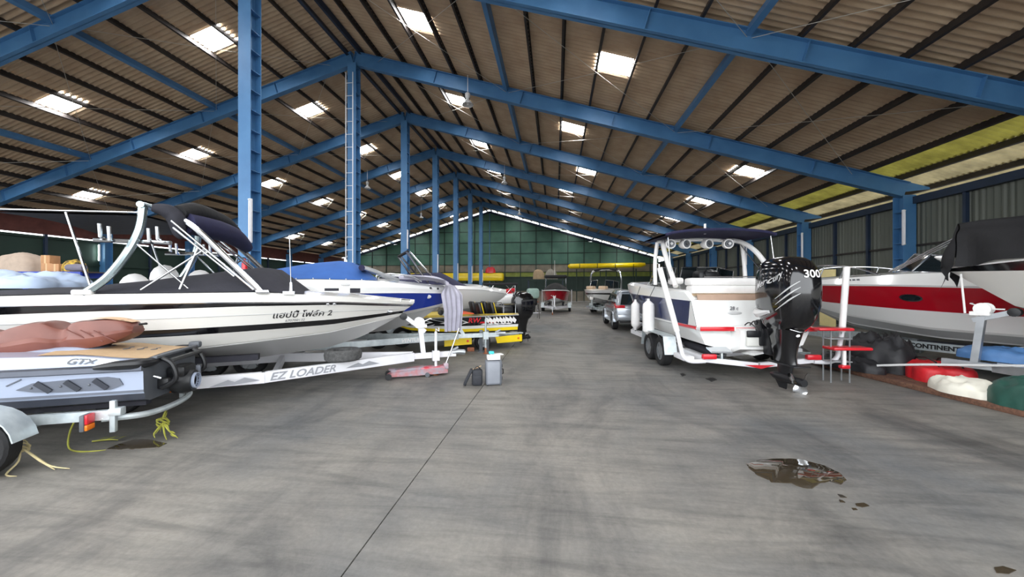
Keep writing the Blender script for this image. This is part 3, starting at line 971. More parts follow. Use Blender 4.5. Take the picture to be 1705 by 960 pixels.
# seat humps above the cover on the far side
for x, z in ((1.95, 2.02), (2.35, 2.18), (2.85, 2.10)):
    g = G(); g.ell((x, 0.62, z - 0.2), (0.20, 0.18, 0.24), 14, 8); part('seat_back', g, VINYLW, b1)
# tower
def rungtube(pts, r, name, m, par, sm=6):
    g = G(); g.tube(pts, r, 10, smooth=sm); return part(name, g, m, par)
GREYT = mat('grey_anodised_tower', (170, 186, 190), 0.25, 0.9, var=0.06, scale=3)
for sd in (-1, 1):
    rungtube([(2.15, sd * 1.10, 1.73), (2.38, sd * 1.10, 1.95), (2.57, sd * 1.08, 2.28), (2.68, sd * 1.03, 2.62), (2.70, sd * .98, 2.95)], 0.052, 'tower_leg', GREYT, b1)
    g = G(); g.box((2.15, sd * 1.10, 1.75), (0.2, 0.12, 0.07), bev=0.02); part('tower_foot', g, WHITEP, b1)
    rungtube([(4.12, sd * 1.07, 1.74), (3.72, sd * 1.02, 2.20), (3.3, sd * .92, 2.66), (2.95, sd * .80, 2.92)], 0.045, 'tower_strut', STEEL, b1)
    g = G(); g.box((4.14, sd * 1.07, 1.75), (0.18, 0.1, 0.06), bev=0.02); part('tower_foot', g, STEEL, b1)
rungtube([(2.7, -1.06, 2.97), (2.7, 0, 3.02), (2.7, 1.06, 2.97)], 0.045, 'tower_crossbar', GREYT, b1)
rungtube([(2.95, -0.85, 2.90), (2.95, 0, 2.96), (2.95, 0.85, 2.90)], 0.035, 'tower_crossbar', STEEL, b1)
for k, yy in enumerate((-1.0, 1.0)):
    rk = None
    for dx, xo in ((-1, -0.2), (1, 0.2)):
        g = G()
        for j in range(2):
            x = 2.66 + xo + dx * 0.09 * j
            g.tube([(x, yy - 0.14 - 0.02 * j, 2.44 + .04 * j), (x, yy - 0.22, 2.44 + .04 * j), (x, yy - 0.24, 2.62 + 0.03 * j)], 0.022, 8)
        g.tube([(2.64, yy, 2.46), (2.66 + xo + dx * 0.2, yy - 0.14, 2.44)], 0.03, 8)
        part('board_rack', g, STEEL, b1)
# bimini stretched aft of the tower
g = G(); g.grid(lambda u, v: Vector((1.30 + 1.36 * u, -1.02 + 2.04 * v, 2.84 + 0.05 * math.sin(math.pi * v) - 0.06 * (1 - u))), 8, 10); g.grid(lambda u, v: Vector((1.30 + 1.36 * u, -1.02 + 2.04 * v, 2.815 + 0.05 * math.sin(math.pi * v) - 0.06 * (1 - u))), 8, 10)
bim = part('bimini_canvas', g, BLACKC, b1)
for sd in (-1, 1):
    rungtube([(1.32, sd * 1.03, 2.79), (2.68, sd * 1.02, 2.86)], 0.013, 'bimini_pole', STEEL, b1, 0)
    rungtube([(1.96, sd * 1.05, 2.80), (2.22, sd * 1.09, 1.80)], 0.016, 'bimini_strut', STEEL, b1, 0)
    rungtube([(2.66, sd * 1.07, 2.42), (3.2, sd * 0.98, 1.80)], 0.012, 'tower_stay', STEEL, b1, 0)
# second bimini, folded and sleeved, with its frame laid forward
for y0, nm in ((-0.9, 'near'), ):
    g = G()
    g.tube([(2.78, -.95, 2.95), (2.92, -.9, 2.93), (3.02, -.86, 2.84), (3.06, -.86, 2.62), (3.10, -.86, 2.54)], [0.05, 0.10, 0.12, 0.08, 0.03], 12, smooth=4); part('sleeve', g, CHAR, b1)
g = G(); g.tube([(3.05, -.86, 2.92), (3.12, -.5, 3.02), (3.2, 0, 3.02), (3.28, .5, 2.98), (3.36, .9, 2.86)], [0.10, 0.13, 0.13, 0.12, 0.07], 12, smooth=5); part('rolled_bimini', g, BLACKC, b1, 50)
g = G(); g.tube([(3.1, -.80, 2.78), (3.3, -.2, 2.78), (3.42, .4, 2.74), (3.5, .9, 2.6)], [0.16, 0.17, 0.16, 0.1], 12, smooth=5); part('rolled_bimini', g, NAVYC, b1, 50)
for sd in (-1, 1):
    for a, b in (((3.0, 2.78), (4.02, 1.78)), ((3.02, 2.68), (3.78, 1.98)), ((3.32, 2.40), (3.14, 1.79))):
        rungtube([(a[0], sd * (0.95 if a[0] < 3.2 else 1.0), a[1]), (b[0], sd * 1.08, b[1])], 0.016, 'frame_tube', STEEL, b1, 0)
    rungtube([(3.38, sd * 1.0, 2.36), (2.72, sd * 1.09, 1.78)], 0.015, 'frame_tube', STEEL, b1, 0)
g = G(); g.tube([(4.5, -.96, 1.72), (4.5, -.96, 1.9)], [0.03, 0.02], 8); g.box((4.48, -1.0, 1.73), (0.16, 0.1, 0.05)); g.tube([(4.5, -.96, 1.88), (4.48, -.96, 2.66)], 0.006, 6); part('antenna', g, STEEL, b1)

TXT = mat('grey_lettering', (150, 152, 158), 0.4, var=0.03)
t1 = trailer('white painted trailer with raised lettering under the cream speedboat', (-8.60, 4.03), H30, TWHITE, 6.5, 0.92, 0.40, 4.1, 6.55, 7.45, (0.55, 1.25), 0.32, 1.02, post=(6.76, 1.02, 6.38, 1.23), jx=7.0, bunk=((0.0, 0.735), (4.0, 0.735)), beam=(0.08, 0.17), bunk_y=0.62, fender=False)
# lettering on the near beam, which runs from (4.1,-.92) to (6.55,-.06)
_a, _b = Vector((4.1, -0.92, 0.40)), Vector((6.55, -0.06, 0.40))
_d = (_b - _a).normalized(); _n = Vector((_d.y, -_d.x, 0))
text_on('lettering', 'EZ LOADER', 0.17, TXT, t1, lambda x, y, w, h: _a + _d * (0.10 + x * 1.1) + _n * 0.046 + Vector((0, 0, y - h / 2)), shear=0.3, bold=0.004)
for x0 in (-0.65, 1.25):
    g = G(); g.add([_a + _d * (x0 + u) + _n * 0.046 + Vector((0, 0, z)) for u, z in ((0, -.03), (.22, .04), (.3, .0), (.42, .045), (.62, -.03), (.3, -.045))], [(0, 5, 2, 1), (2, 5, 4, 3)]); part('wave_logo', g, TXT, t1, 0)
st = thing('spare_wheel', 'old spare tyre lying flat on the white trailer frame', 'tyre', (-8.60 + 5.25 * .866 + .42 * .5, 4.03 + 5.25 * .5 - .42 * .866, 0.50), H30)
g = G(); g.lathe([(.17, .01), (.27, 0.0), (.31, .03), (.32, .10), (.31, .17), (.27, .20), (.17, .19), (.16, .1)], (0, 0, 0.0), n=28, cap=False); part('tyre', g, mat('dusty_tyre', (92, 92, 92), .85, scale=20, rgb2=(64, 64, 64), bump=.4), st)
g = G(); g.lathe([(.001, .08), (.165, .08), (.165, .12), (.001, .12)], (0, 0, 0), n=20); part('rim', g, GALV, st)
# pale tarpaulin on the aft deck
o = heap('tarpaulin', 'pale blue-grey crumpled tarpaulin heaped on the stern of the cream speedboat', 'tarpaulin', (-7.98, 4.52), (1.6, 1.1, 0.22), mat('pale_blue_tarpaulin', (176, 192, 216), 0.5, var=0.08, scale=3), rz=H30, seed=3, amp=0.4, base=1.80, n=60, k=26, freq=2.2)

# ---------------------------------------------------------------- royal blue and white boat with a blue cover
H35 = math.radians(25)
P2 = (-2.74 - 6.5 * math.cos(H35), 9.76 - 6.5 * math.sin(H35))
b2 = thing('motorboat', 'white motorboat with a royal blue hull band and a bright blue canvas cover', 'boat', (*P2, 0), H35)
C2 = [dict(L=6.0, W=0.0, z=[(0, .62), (.6, .62), (.8, .72), (.92, .92), (1, 1.25)]),
      dict(L=6.1, W=0.85, z=[(0, .84), (.5, .86), (.8, 1.02), (1, 1.30)], p=1.7, t0=.35),
      dict(L=6.18, W=1.0, z=[(0, 1.0), (.5, 1.0), (.8, 1.1), (1, 1.34)], p=1.8, t0=.36),
      dict(L=6.26, W=1.06, z=[(0, 1.10), (.5, 1.12), (.8, 1.2), (.92, 1.32), (1, 1.42)], p=2.0),
      dict(L=6.46, W=1.15, z=[(0, 1.68), (.5, 1.70), (.8, 1.70), (1, 1.68)], p=2.2),
      dict(L=6.50, W=1.14, z=[(0, 1.80), (.5, 1.84), (.8, 1.82), (1, 1.73)], p=2.3),
      dict(L=6.50, W=1.06, z=[(0, 1.92), (.5, 2.0), (.7, 1.98), (1, 1.77)], p=2.4)]
h2 = Hull(b2, C2, [('hull_bottom', GREYG), ('hull_bottom', GREYG), ('lower_topside', WHITE), ('hull_band', RBLUE), ('topside', WHITE), ('gunwale', WHITE)], deck=WHITE, crown=0.08)
h2.rail('rub_rail', 4, 0.016, WHITEP)
h2.cover('canvas_cover', BLUEC, 0.02, 0.70, [(0, .05), (.3, .12), (.62, .38), (.80, .48), (.88, .44), (1, .04)], inset=0.01, e=1.5, n=30)
for i in range(9):
    g = G(); g.ell(h2.p(6, 0.25 + 0.05 * i, -1) + Vector((0, 0, .02)), (.013, .013, .013), 8, 5); part('snap_button', g, WHITEP, b2)
g = G(); q = h2.side(0.60, 5.3, -1, 0.006); g.ell(q, (.10, .012, .035), 16, 8, 0.1); part('oval_badge', g, GREYG, b2)
for t in (0.895, 0.925):
    g = G(); g.ell(h2.side(t, 5.5, -1, .006), (.04, .02, .028), 10, 6, -.5); part('vent', g, BLKP, b2)
g = G(); g.ell(h2.side(.90, 3.75, -1, .004), (.085, .015, .05), 14, 8, -.6); part('emblem', g, GREYG, b2)
# low rail, horn and folded tower forward of the cover
for sd in (-1, 1):
    rungtube([(4.55, sd * .72, 2.0), (4.6, sd * .72, 2.14), (5.3, sd * .52, 2.12), (5.6, sd * .42, 1.98)], 0.02, 'bow_rail', STEEL, b2, 5)
    rungtube([(4.25, sd * .8, 2.28), (5.05, sd * .66, 2.0)], 0.045, 'folded_tower_leg', ALU, b2, 0)
g = G(); g.tube([(4.22, -.86, 2.28), (4.22, .86, 2.28)], 0.07, 10); part('rolled_canvas', g, NAVYC, b2)
g = G(); g.tube([(4.22, -.8, 2.3), (4.45, 0.2, 2.26), (4.7, .5, 2.16)], 0.05, 8); part('tower_bar', g, GREYG, b2)
t2 = trailer('aluminium trailer with embossed lettering under the royal blue boat', P2, H35, GALV, 6.5, 0.85, 0.50, 3.6, 6.6, 7.75, (1.4, 2.1), 0.31, 1.05, post=(6.75, 1.0, 6.15, 1.15), jx=7.35, bunk=((0.0, 0.72), (3.6, 0.72)), beam=(0.07, 0.15), bunk_y=.55, fender=False, tjack_top=.45)
_a2, _b2 = Vector((3.6, -0.85, 0.5)), Vector((6.6, -0.06, 0.5))
_d2 = (_b2 - _a2).normalized(); _n2 = Vector((_d2.y, -_d2.x, 0))
text_on('lettering', 'VENTURE', 0.13, WHITEP, t2, lambda x, y, w, h: _a2 + _d2 * (1.55 + x) + _n2 * 0.042 + Vector((0, 0, y - h / 2)), shear=0.15, bold=0.003)
# grey tarp slung over its bow
DRAPE = mat('grey_cloth', (178, 176, 190), 0.8, var=0.1, scale=5, bump=.1)
dr = thing('draped_tarp', 'light grey tarp hanging in folds over the bow of the royal blue boat', 'tarp', (*P2, 0), H35)
g = G()
def fnd(u, v):
    # u from deck to the hanging hem, v across the width
    path = [Vector((5.15, -.30, 2.10)), Vector((5.7, -.30, 2.04)), Vector((6.1, -.34, 1.96)), Vector((6.36, -.42, 1.86)), Vector((6.46, -.50, 1.60)), Vector((6.50, -.52, 1.2)), Vector((6.48, -.52, .68))]
    k = u * (len(path) - 1); i = min(int(k), len(path) - 2); f = k - i
    p = path[i].lerp(path[i + 1], f)
    wdt = 0.40 if u < .5 else 0.40 - 0.12 * (u - .5) * 2
    fold = 0.03 * math.sin(v * 26 + 2 * u) * min(1, u * 1.6)
    k2 = min(1, max(0, (u - .35) / .3))
    a = (v - .5) * 2 * wdt
    return p + Vector((fold * (1 - k2) + 0.02 + a * .8 * k2 - .12 * k2, a * (1 - .75 * k2) + fold * k2 - .02 * k2, 0.02 + (0.03 * math.sin(v * 9 + 5 * u) if u < .5 else 0)))
g.grid(fnd, 30, 34); part('cloth', g, DRAPE, dr, 60)
g = G(); g.tube([(5.05, -.2, 2.08), (5.9, -.24, 2.06), (6.3, -.2, 1.92)], [.05, .07, .05], 10, smooth=4); part('rolled_edge', g, DRAPE, dr)

# ---------------------------------------------------------------- white boat behind, navy canvas on the foredeck
H32 = math.radians(32)
P3 = (-1.85 - 6.2 * math.cos(H32), 13.85 - 6.2 * math.sin(H32))
b3 = thing('motorboat', 'plain white motorboat with navy canvas, its bow above the yellow racing boat', 'boat', (*P3, 0), H32)
C3 = [dict(L=5.7, W=0.0, z=[(0, .75), (.6, .75), (.8, .85), (.92, 1.02), (1, 1.25)]),
      dict(L=5.85, W=0.9, z=[(0, 1.0), (.5, 1.02), (.8, 1.12), (1, 1.32)], p=1.8, t0=.35),
      dict(L=6.1, W=1.1, z=[(0, 1.5), (.5, 1.52), (.8, 1.52), (1, 1.48)], p=2.2),
      dict(L=6.2, W=1.15, z=[(0, 1.75), (.5, 1.80), (.8, 1.75), (1, 1.60)], p=2.3),
      dict(L=6.18, W=1.05, z=[(0, 1.85), (.5, 1.92), (.8, 1.86), (1, 1.66)], p=2.4)]
h3 = Hull(b3, C3, [('hull_bottom', GREYG), ('topside', WHITE), ('topside', WHITE), ('gunwale', WHITE)], deck=WHITE, crown=.1)
h3.rail('rub_rail', 3, 0.014, GREYG)
h3.cover('navy_cover', NAVYC, 0.1, 0.72, [(0, .1), (.5, .35), (.8, .45), (1, .05)], inset=.02)
g = G(); g.tube([h3.p(4, .80, -1), h3.p(4, .80, -1) + Vector((.06, -.02, .06)), h3.p(4, .87, -1) + Vector((0, 0, .05)), h3.p(4, .87, -1)], .012, 6); part('deck_cleat', g, STEEL, b3)
for sd in (-1, 1):
    rungtube([(3.0, sd * 1.0, 1.98), (2.35, sd * .9, 2.95)], .035, 'tower_leg', STEEL, b3, 0)
    rungtube([(3.3, sd * 1.0, 1.98), (2.45, sd * .9, 2.95)], .03, 'tower_leg', STEEL, b3, 0)
rungtube([(2.38, -.92, 2.95), (2.38, .92, 2.95)], .05, 'tower_bar', BLACKC, b3, 0)
t3 = trailer('galvanised trailer under the plain white motorboat with navy canvas', P3, H32, GALV, 6, .85, .5, 3.2, 4.8, 5.0, (1.5, 2.2), .31, 1.05, post=None, bunk=((0, .85), (3.2, .85)), fender=False, coupler=False)
# folded black awning with X struts behind it
aw = thing('awning_frame', 'folded black awning on crossed struts behind the plain white motorboat', 'awning', (-2.75, 18.2, 0), 0.12)
g = G(); g.box((0, 0, 2.02), (1.75, .5, .12), bev=.04); part('canvas', g, BLACKC, aw)
for x in (-.5, .5):
    for s in (-1, 1):
        g = G(); g.tube([(x - .22 * s, -.2, 1.5), (x + .22 * s, -.2, 1.98)], .02, 6); part('strut', g, STEEL, aw)
for x in (-.75, .75):
    g = G(); g.tube([(x, 0, 0), (x, 0, 2.0)], .025, 8); part('leg', g, STEEL, aw)
g = G(); g.box((0, -.2, 1.48), (1.6, .04, .05)); part('crossbar', g, STEEL, aw)
# ---------------------------------------------------------------- personal watercraft and its trailer
HJ = math.radians(204)
PJ = (-4.84, 4.13)
js = thing('jet_ski', 'light grey jet ski with a brown quilted seat and tan deck mat', 'jet ski', (*PJ, 0), HJ)
SILV = mat('silver_blue_gelcoat', (158, 168, 188), 0.22, var=0.04, scale=1, coat=0.5)
GREYB = mat('dark_grey_bumper', (92, 97, 108), 0.45, var=0.08, scale=4)
DKB = mat('black_hull_plastic', (44, 47, 56), 0.4, var=0.1, scale=4)
CJ = [dict(L=2.9, W=0.0, z=[(0, .50), (.6, .50), (.85, .62), (1, .92)]),
      dict(L=3.0, W=0.46, z=[(0, .51), (.5, .51), (.85, .64), (1, .95)], p=2, t0=.4),
      dict(L=3.04, W=0.55, z=[(0, .545), (.5, .55), (.85, .70), (1, .97)], p=2, t0=.4),
      dict(L=3.08, W=0.56, z=[(0, .615), (.5, .63), (.85, .76), (1, 1.0)], p=2.1, t0=.4),
      dict(L=3.08, W=0.575, z=[(0, .635), (.5, .65), (.85, .78), (1, 1.0)], p=2.1, t0=.4),
      dict(L=3.09, W=0.575, z=[(0, .66), (.5, .675), (.85, .80), (1, 1.01)], p=2.1, t0=.4),
      dict(L=3.15, W=0.585, z=[(0, .87), (.5, .88), (.85, .95), (1, 1.05)], p=2.3),
      dict(L=3.18, W=0.62, z=[(0, .885), (.5, .895), (.85, .96), (1, 1.07)], p=2.3),
      dict(L=3.18, W=0.62, z=[(0, .935), (.5, .945), (.85, 1.0), (1, 1.09)], p=2.3),
      dict(L=3.16, W=0.58, z=[(0, .955), (.5, .96), (.85, 1.03), (1, 1.1)], p=2.3),
      dict(L=3.1, W=0.53, z=[(0, .985), (.06, 1.0), (.18, 1.06), (.5, 1.09), (.85, 1.15), (1, 1.2)], p=2.3)]
hj = Hull(js, CJ, [('hull_bottom', DKB), ('hull_bottom', DKB), ('hull_bottom', DKB), ('hull_line', SILV), ('lower_band', GREYB), ('topside', SILV), ('bumper_recess', DKB), ('bumper', GREYB), ('bumper_recess', DKB), ('deck_side', SILV)], deck=SILV, crown=0.02, transom=GREYP)
# side panel with slanted ribs
def onside(x, v, off=0.012, sd=1): return hj.side(x / 3.1, v, sd, off)
g = G()
out = [(0.17, 5.35), (0.20, 5.68), (0.30, 5.80), (0.55, 5.78), (0.9, 5.68), (1.03, 5.38), (0.9, 5.22), (0.7, 5.14), (0.28, 5.12)]
vs = [onside(x, v, 0.014) for x, v in out] + [onside(x, v, -0.01) for x, v in out]
n = len(out)
g.add(vs, [tuple(range(n))] + [(k, (k + 1) % n, n + (k + 1) % n, n + k) for k in range(n)])
sp = part('side_panel', g, GREYB, js)
for x in (0.30, 0.53, 0.76):
    g = G(); g.beam(onside(x, 5.22, .02), onside(x + .1, 5.70, .026), .05, .02, up=(0, 1, 0)); part('rib', g, DKB, sp)
    g = G(); g.ell(onside(x + .15, 5.45, .016), (.012, .008, .012), 8, 6); part('screw', g, GREYP, sp)
g = G(); g.tube([onside(0.98 + .12 * i / 6, 5.9 - .30 * i / 6, .004) for i in range(7)], .008, 5); part('groove_line', g, GREYB, js)
g = G(); g.add([onside(.26, 9.1, .006), onside(.88, 9.08, .006), onside(.68, 9.66, .006), onside(.40, 9.9, .006), onside(.22, 9.75, .006)], [(0, 1, 2, 3, 4)]); part('white_flash', g, WHITEP, js, 0)
vs, fs, w, h = text_pts('GTX', 0.075, .25, .002)
g = G(); g.add([onside(.64 - q.x * 1.5, 9.22 + q.y / .085 * .85, .010) for q in vs], fs); part('model_lettering', g, GREYP, js, 0)
# rear corner bumper blocks, deck mat, pedestal and seat
for sd in (-1, 1):
    g = G(); g.tube([(-.02, sd * .30, .955), (-.02, sd * .46, .955), (.05, sd * .56, .955), (.22, sd * .60, .955), (.40, sd * .605, .94)], [.03, .05, .058, .05, .02], 10, smooth=4); part('corner_bumper', g, BLKP, js)
g = G(); g.grid(lambda u, v: hj.top((-.0 + .30 * u), (v * 2 - 1) * .9, .02) + Vector((.02, 0, .008)), 8, 8); mt = part('deck_mat', g, TEAK, js)
for k in range(3):
    g = G(); g.tube([hj.top(.06 + .035 * k, -.35 + .1 * k + .05 * i, .02) + Vector((.02 + .02 * math.sin(i), 0, .012)) for i in range(8)], .006, 5); part('mat_logo', g, GREYB, mt)
g = G()
def body_ring(x, w, zb, zt):
    return [Vector((x, w * a, zb + (zt - zb) * b)) for a, b in ((-1, 0), (-.92, .35), (-.7, .75), (-.5, 1), (0, 1.05), (.5, 1), (.7, .75), (.92, .35), (1, 0))]
g.loft([body_ring(x, w, .98, zt) for x, w, zt in ((.42, .16, 1.03), (.55, .26, 1.07), (.8, .34, 1.13), (1.1, .40, 1.12), (1.4, .44, 1.08), (2.0, .46, 1.12), (2.6, .36, 1.2), (2.9, .15, 1.2))], closed=False)
part('body', g, SILV, js, 50)
BROWN = mat('brown_vinyl', (104, 58, 48), 0.38, var=0.1, scale=3, rgb2=(122, 72, 60), bump=.04)
BROWND = mat('tan_vinyl_panel', (214, 178, 142), 0.5, var=.05, scale=5)
g = G()
st_ = [(.34, .10, 1.26, 1.34), (.42, .16, 1.20, 1.405), (.58, .18, 1.13, 1.435), (.74, .18, 1.10, 1.425), (.88, .17, 1.10, 1.41), (.94, .16, 1.10, 1.345), (.98, .16, 1.10, 1.335), (1.04, .19, 1.09, 1.36), (1.14, .21, 1.08, 1.415), (1.26, .22, 1.05, 1.41), (1.40, .215, 1.04, 1.365), (1.55, .20, 1.05, 1.30), (1.7, .19, 1.06, 1.33), (1.85, .18, 1.08, 1.38), (2.05, .16, 1.10, 1.40)]
def seat_ring(x, w, zb, zt):
    prof = [(-1.0, 0), (-1.16, .16), (-1.2, .36), (-1.02, .50), (-.95, .80), (-.78, .96), (-.4, 1.0), (0, .985), (.4, 1.0), (.78, .96), (.95, .80), (1.02, .50), (1.2, .36), (1.16, .16), (1.0, 0)]
    return [Vector((x, w * a, zb + (zt - zb) * b)) for a, b in prof]
pts, _ = spline([Vector((a, b, c)) for a, b, c, d in st_], 3, 0.1)
zt_, _ = spline([Vector((a, d, 0)) for a, b, c, d in st_], 3, 0.1)
g.loft([seat_ring(p.x, p.y, p.z, q.y) for p, q in zip(pts, zt_)])
se = part('seat', g, BROWN, js, 28)
g = G(); g.grid(lambda u, v: Vector((.36 + .38 * u, (v - .5) * .30 * (0.55 + .45 * u), 1.385 + .055 * math.sin(min(1, u * 1.3) * 1.5) + .004)), 6, 6); part('seat_panel', g, BROWND, se)
for k in range(3):
    g = G(); g.tube([(.44 + .12 * k + .05 * i, .205 + .002 * i, 1.17 + .035 * i + .01 * k) for i in range(5)], .007, 5); part('seam', g, BROWND if k == 9 else mat('dark_brown_piping', (104, 58, 50), .5), se)
g = G(); g.tube([(.30, -.06, 1.36), (.26, 0, 1.36), (.30, .06, 1.36)], .014, 6); part('grab_strap', g, BLKP, se)
# steering bar just at the picture edge
g = G(); g.tube([(1.95, -.36, 1.55), (2.1, -.1, 1.52), (2.1, .1, 1.52), (1.95, .36, 1.55)], .022, 8); g.box((2.2, 0, 1.42), (.35, .3, .22), bev=.05); part('steering_bar', g, BLKP, js)
# stern gear
g = G(); g.tube([(-.05, .34, .98), (-.16, .34, .9), (-.20, .34, .72), (-.06, .34, .62)], .028, 8, smooth=4); g.tube([(-.05, -.34, .98), (-.16, -.34, .9), (-.20, -.34, .72), (-.06, -.34, .62)], .028, 8, smooth=4); g.tube([(-.15, .34, .94), (-.15, -.34, .94)], .028, 8); part('boarding_ladder', g, BLKP, js)
g = G(); g.lathe([(.09, .0), (.15, .02), (.16, .12), (.13, .22), (.10, .22), (.09, .05)], (-.02, 0, .62), (-1, 0, 0), 20); g.box((-.10, 0, .76), (.2, .3, .14), bev=.04); nz_ = part('jet_nozzle', g, BLKP, js)
g = G(); g.lathe([(.085, 0), (.10, .01), (.10, .05), (.085, .05)], (-.22, 0, .62), (-1, 0, 0), 18, cap=False); part('nozzle_ring', g, SILV, nz_)
g = G(); g.box((-.14, -.19, .70), (.16, .05, .16), rz=.2, bev=.02); part('reverse_bucket', g, GREYB, js)
g = G(); g.lathe([(.0, 0), (.03, 0), (.03, .03), (0, .03)], (-.16, -.12, .50), (-1, 0, 0), 10); part('drain_plug', g, ORANGEP, js)
g = G(); g.tube([(-.03, .42, .78), (-.10, .42, .75)], .016, 8); part('drain_spout', g, STEEL, js)
g = G(); g.box((-.05, .27, .66), (.12, .07, .13), bev=.02); part('hinge_plate', g, BLKP, js)
g = G(); g.box((0.0, -.56, 1.01), (.14, .1, .09), bev=.03); g.box((-.05, 0, 1.0), (.05, .9, .035), bev=.01); part('tow_eye_bar', g, GREYP, js)

jt = thing('jet_ski_trailer', 'galvanised jet ski trailer with weeds caught on its frame', 'trailer', (*PJ, 0), HJ)
for sd in (-1, 1):
    g = G(); g.beam((.22, sd * .66, .44), (2.2, sd * .62, .44), .05, .10); g.beam((2.2, sd * .62, .44), (3.4, sd * .08, .44), .05, .10); part('side_beam', g, GALV, jt)
    wheel(jt, 1.06, sd * .95, .30, .30, .17, sd, mat('grey_wheel', (120, 120, 124), .5, .3), rimr=.66, spokes=4)
    arc_fender(jt, 1.06, sd * .95, .30, .37, .26, GALV, 8, 172)
    g = G(); g.box((1.15, sd * .78, .45), (.5, .14, .04)); part('fender_bracket', g, GALV, jt)
    g = G(); g.beam((.05, sd * .36, .475), (2.2, sd * .36, .475), .10, .05); part('bunk', g, CHAR, jt)
g = G(); g.beam((3.3, 0, .44), (4.2, 0, .44), .07, .09); part('tongue', g, GALV, jt)
g = G(); g.tube([(.30, -.66, .40), (.02, -.45, .36), (-.06, 0, .35), (.02, .45, .36), (.30, .66, .40)], .035, 8, smooth=5); part('rear_bow_member', g, GALV, jt)
for x in (1.0, 2.2):
    g = G(); g.beam((x, -.7, .40), (x, .7, .40), .06, .08); part('cross_member', g, GALV, jt)
g = G(); g.tube([(1.06, -.95, .30), (1.06, .95, .30)], .025, 8); part('axle', g, GALV, jt)
for sd in (-1, 1):
    g = G(); g.box((.20, sd * .66, .42), (.05, .05, .34), bev=.008); g.box((.17, sd * .66, .47), (.11, .09, .08), bev=.01); part('roller_bracket', g, GALV, jt)
    g = G(); g.box((.38, sd * .74, .40), (.04, .13, .17), bev=.01); tl = part('tail_light_base', g, GREYP, jt)
    g = G(); g.box((.352, sd * .74, .435), (.03, .11, .10), bev=.01); part('red_lens', g, REDP, tl)
    g = G(); g.box((.352, sd * .74, .35), (.03, .11, .06), bev=.01); part('amber_lens', g, ORANGEP, tl)
WEED = mat('yellow_green_weed', (150, 150, 60), .7, var=.25, scale=8)
WEEDP = mat('dry_straw_weed', (186, 172, 130), .7, var=.2, scale=8)
def weed(label, strands, m, knot=None, leaves=()):
    t = thing('water_weed', label, 'weed', (*PJ, 0), HJ, 'weeds caught on the jet ski trailer')
    for s in strands:
        g = G(); g.tube(s, [.009] * (len(s) - 1) + [.003], 5, smooth=4); part('stem', g, m, t)
    if knot:
        g = G()
        for k in range(5):
            g.tube([Vector(knot) + Vector((.045 * math.cos(a + k), .045 * math.sin(a * 1.3 + k), .05 * math.sin(a + k * 1.7))) for a in [i * .7 for i in range(10)]], .007, 5)
        o = part('tangle', g, m, t); o['kind'] = 'stuff'
    for c, d in leaves:
        c, d = Vector(c), Vector(d)
        s = d.cross(Vector((0, 0, 1))).normalized() * .018
        g = G(); g.add([c, c + d * .5 + s, c + d, c + d * .5 - s + Vector((0, 0, .004))], [(0, 1, 2, 3)]); part('leaf', g, WEED, t, 0)
weed('pale dry weed knotted below the trailer beam beside the wheel', [[(.92, .72, .40), (.89, .76, .30), (.86, .78, .22)], [(.86, .78, .22), (.83, .84, .10), (.86, .92, .012), (.74, .98, .006)], [(.86, .78, .22), (.70, .84, .12), (.55, .90, .04), (.38, .94, .008)], [(.86, .78, .22), (.66, .86, .09), (.50, .93, .01)]], WEEDP, (.86, .78, .22))
weed('green weed clump hanging from the rear end of the jet ski trailer', [[(-.03, .16, .34), (.0, .18, .24), (0, .19, .16)], [(0, .19, .16), (.06, .24, .06), (.04, .26, .006)], [(0, .19, .16), (-.1, .26, .07), (-.22, .34, .006)], [(0, .19, .16), (-.05, .26, .05), (-.12, .36, .006)]], WEED, (0, .19, .17), [((0, .19, .2), (.02, .02, -.16)), ((.0, .19, .18), (-.10, .06, -.12)), ((0, .19, .15), (.05, .06, -.11)), ((-.08, .26, .08), (-.10, .04, -.03)), ((-.03, .16, .30), (.02, .03, -.10)), ((-.12, .3, .05), (-.1, .05, -.03))])
weed('bright green weed lying on the floor under the jet ski', [[(.72, .30, .38), (.78, .32, .2), (.74, .40, .04), (.58, .48, .008), (.36, .50, .006)], [(.66, .20, .02), (.5, .22, .03), (.40, .24, .02)]], WEED, None, [((.62, .2, .03), (-.12, .02, .03)), ((.55, .22, .03), (-.12, -.03, .02)), ((.47, .22, .03), (-.1, .05, .04)), ((.42, .24, .03), (-.1, 0, .03))])

# ---------------------------------------------------------------- yellow, black and white racing boat, stern to the aisle
HY = math.radians(210)
PY = (-1.50, 11.95)
yb = thing('racing_boat', 'low yellow, black and white racing boat with striped graphics', 'boat', (*PY, 0), HY)
CY = [dict(L=3.5, W=0.0, z=[(0, .42), (.6, .42), (.85, .52), (1, .75)]),
      dict(L=3.7, W=0.62, z=[(0, .47), (.5, .48), (.85, .56), (1, .78)], p=1.8, t0=.35),
      dict(L=3.74, W=0.68, z=[(0, .52), (.5, .53), (.85, .60), (1, .80)], p=1.9, t0=.35),
      dict(L=3.80, W=0.71, z=[(0, .62), (.5, .62), (.85, .68), (1, .83)], p=2.0, t0=.36),
      dict(L=3.86, W=0.74, z=[(0, .70), (.5, .71), (.85, .75), (1, .86)], p=2.1, t0=.36),
      dict(L=3.96, W=0.77, z=[(0, .97), (.5, .96), (.85, .93), (1, .90)], p=2.2),
      dict(L=4.0, W=0.79, z=[(0, 1.0), (.5, .99), (.85, .96), (1, .92)], p=2.2),
      dict(L=3.98, W=0.70, z=[(0, 1.04), (.5, 1.05), (.85, 1.02), (1, .96)], p=2.3)]
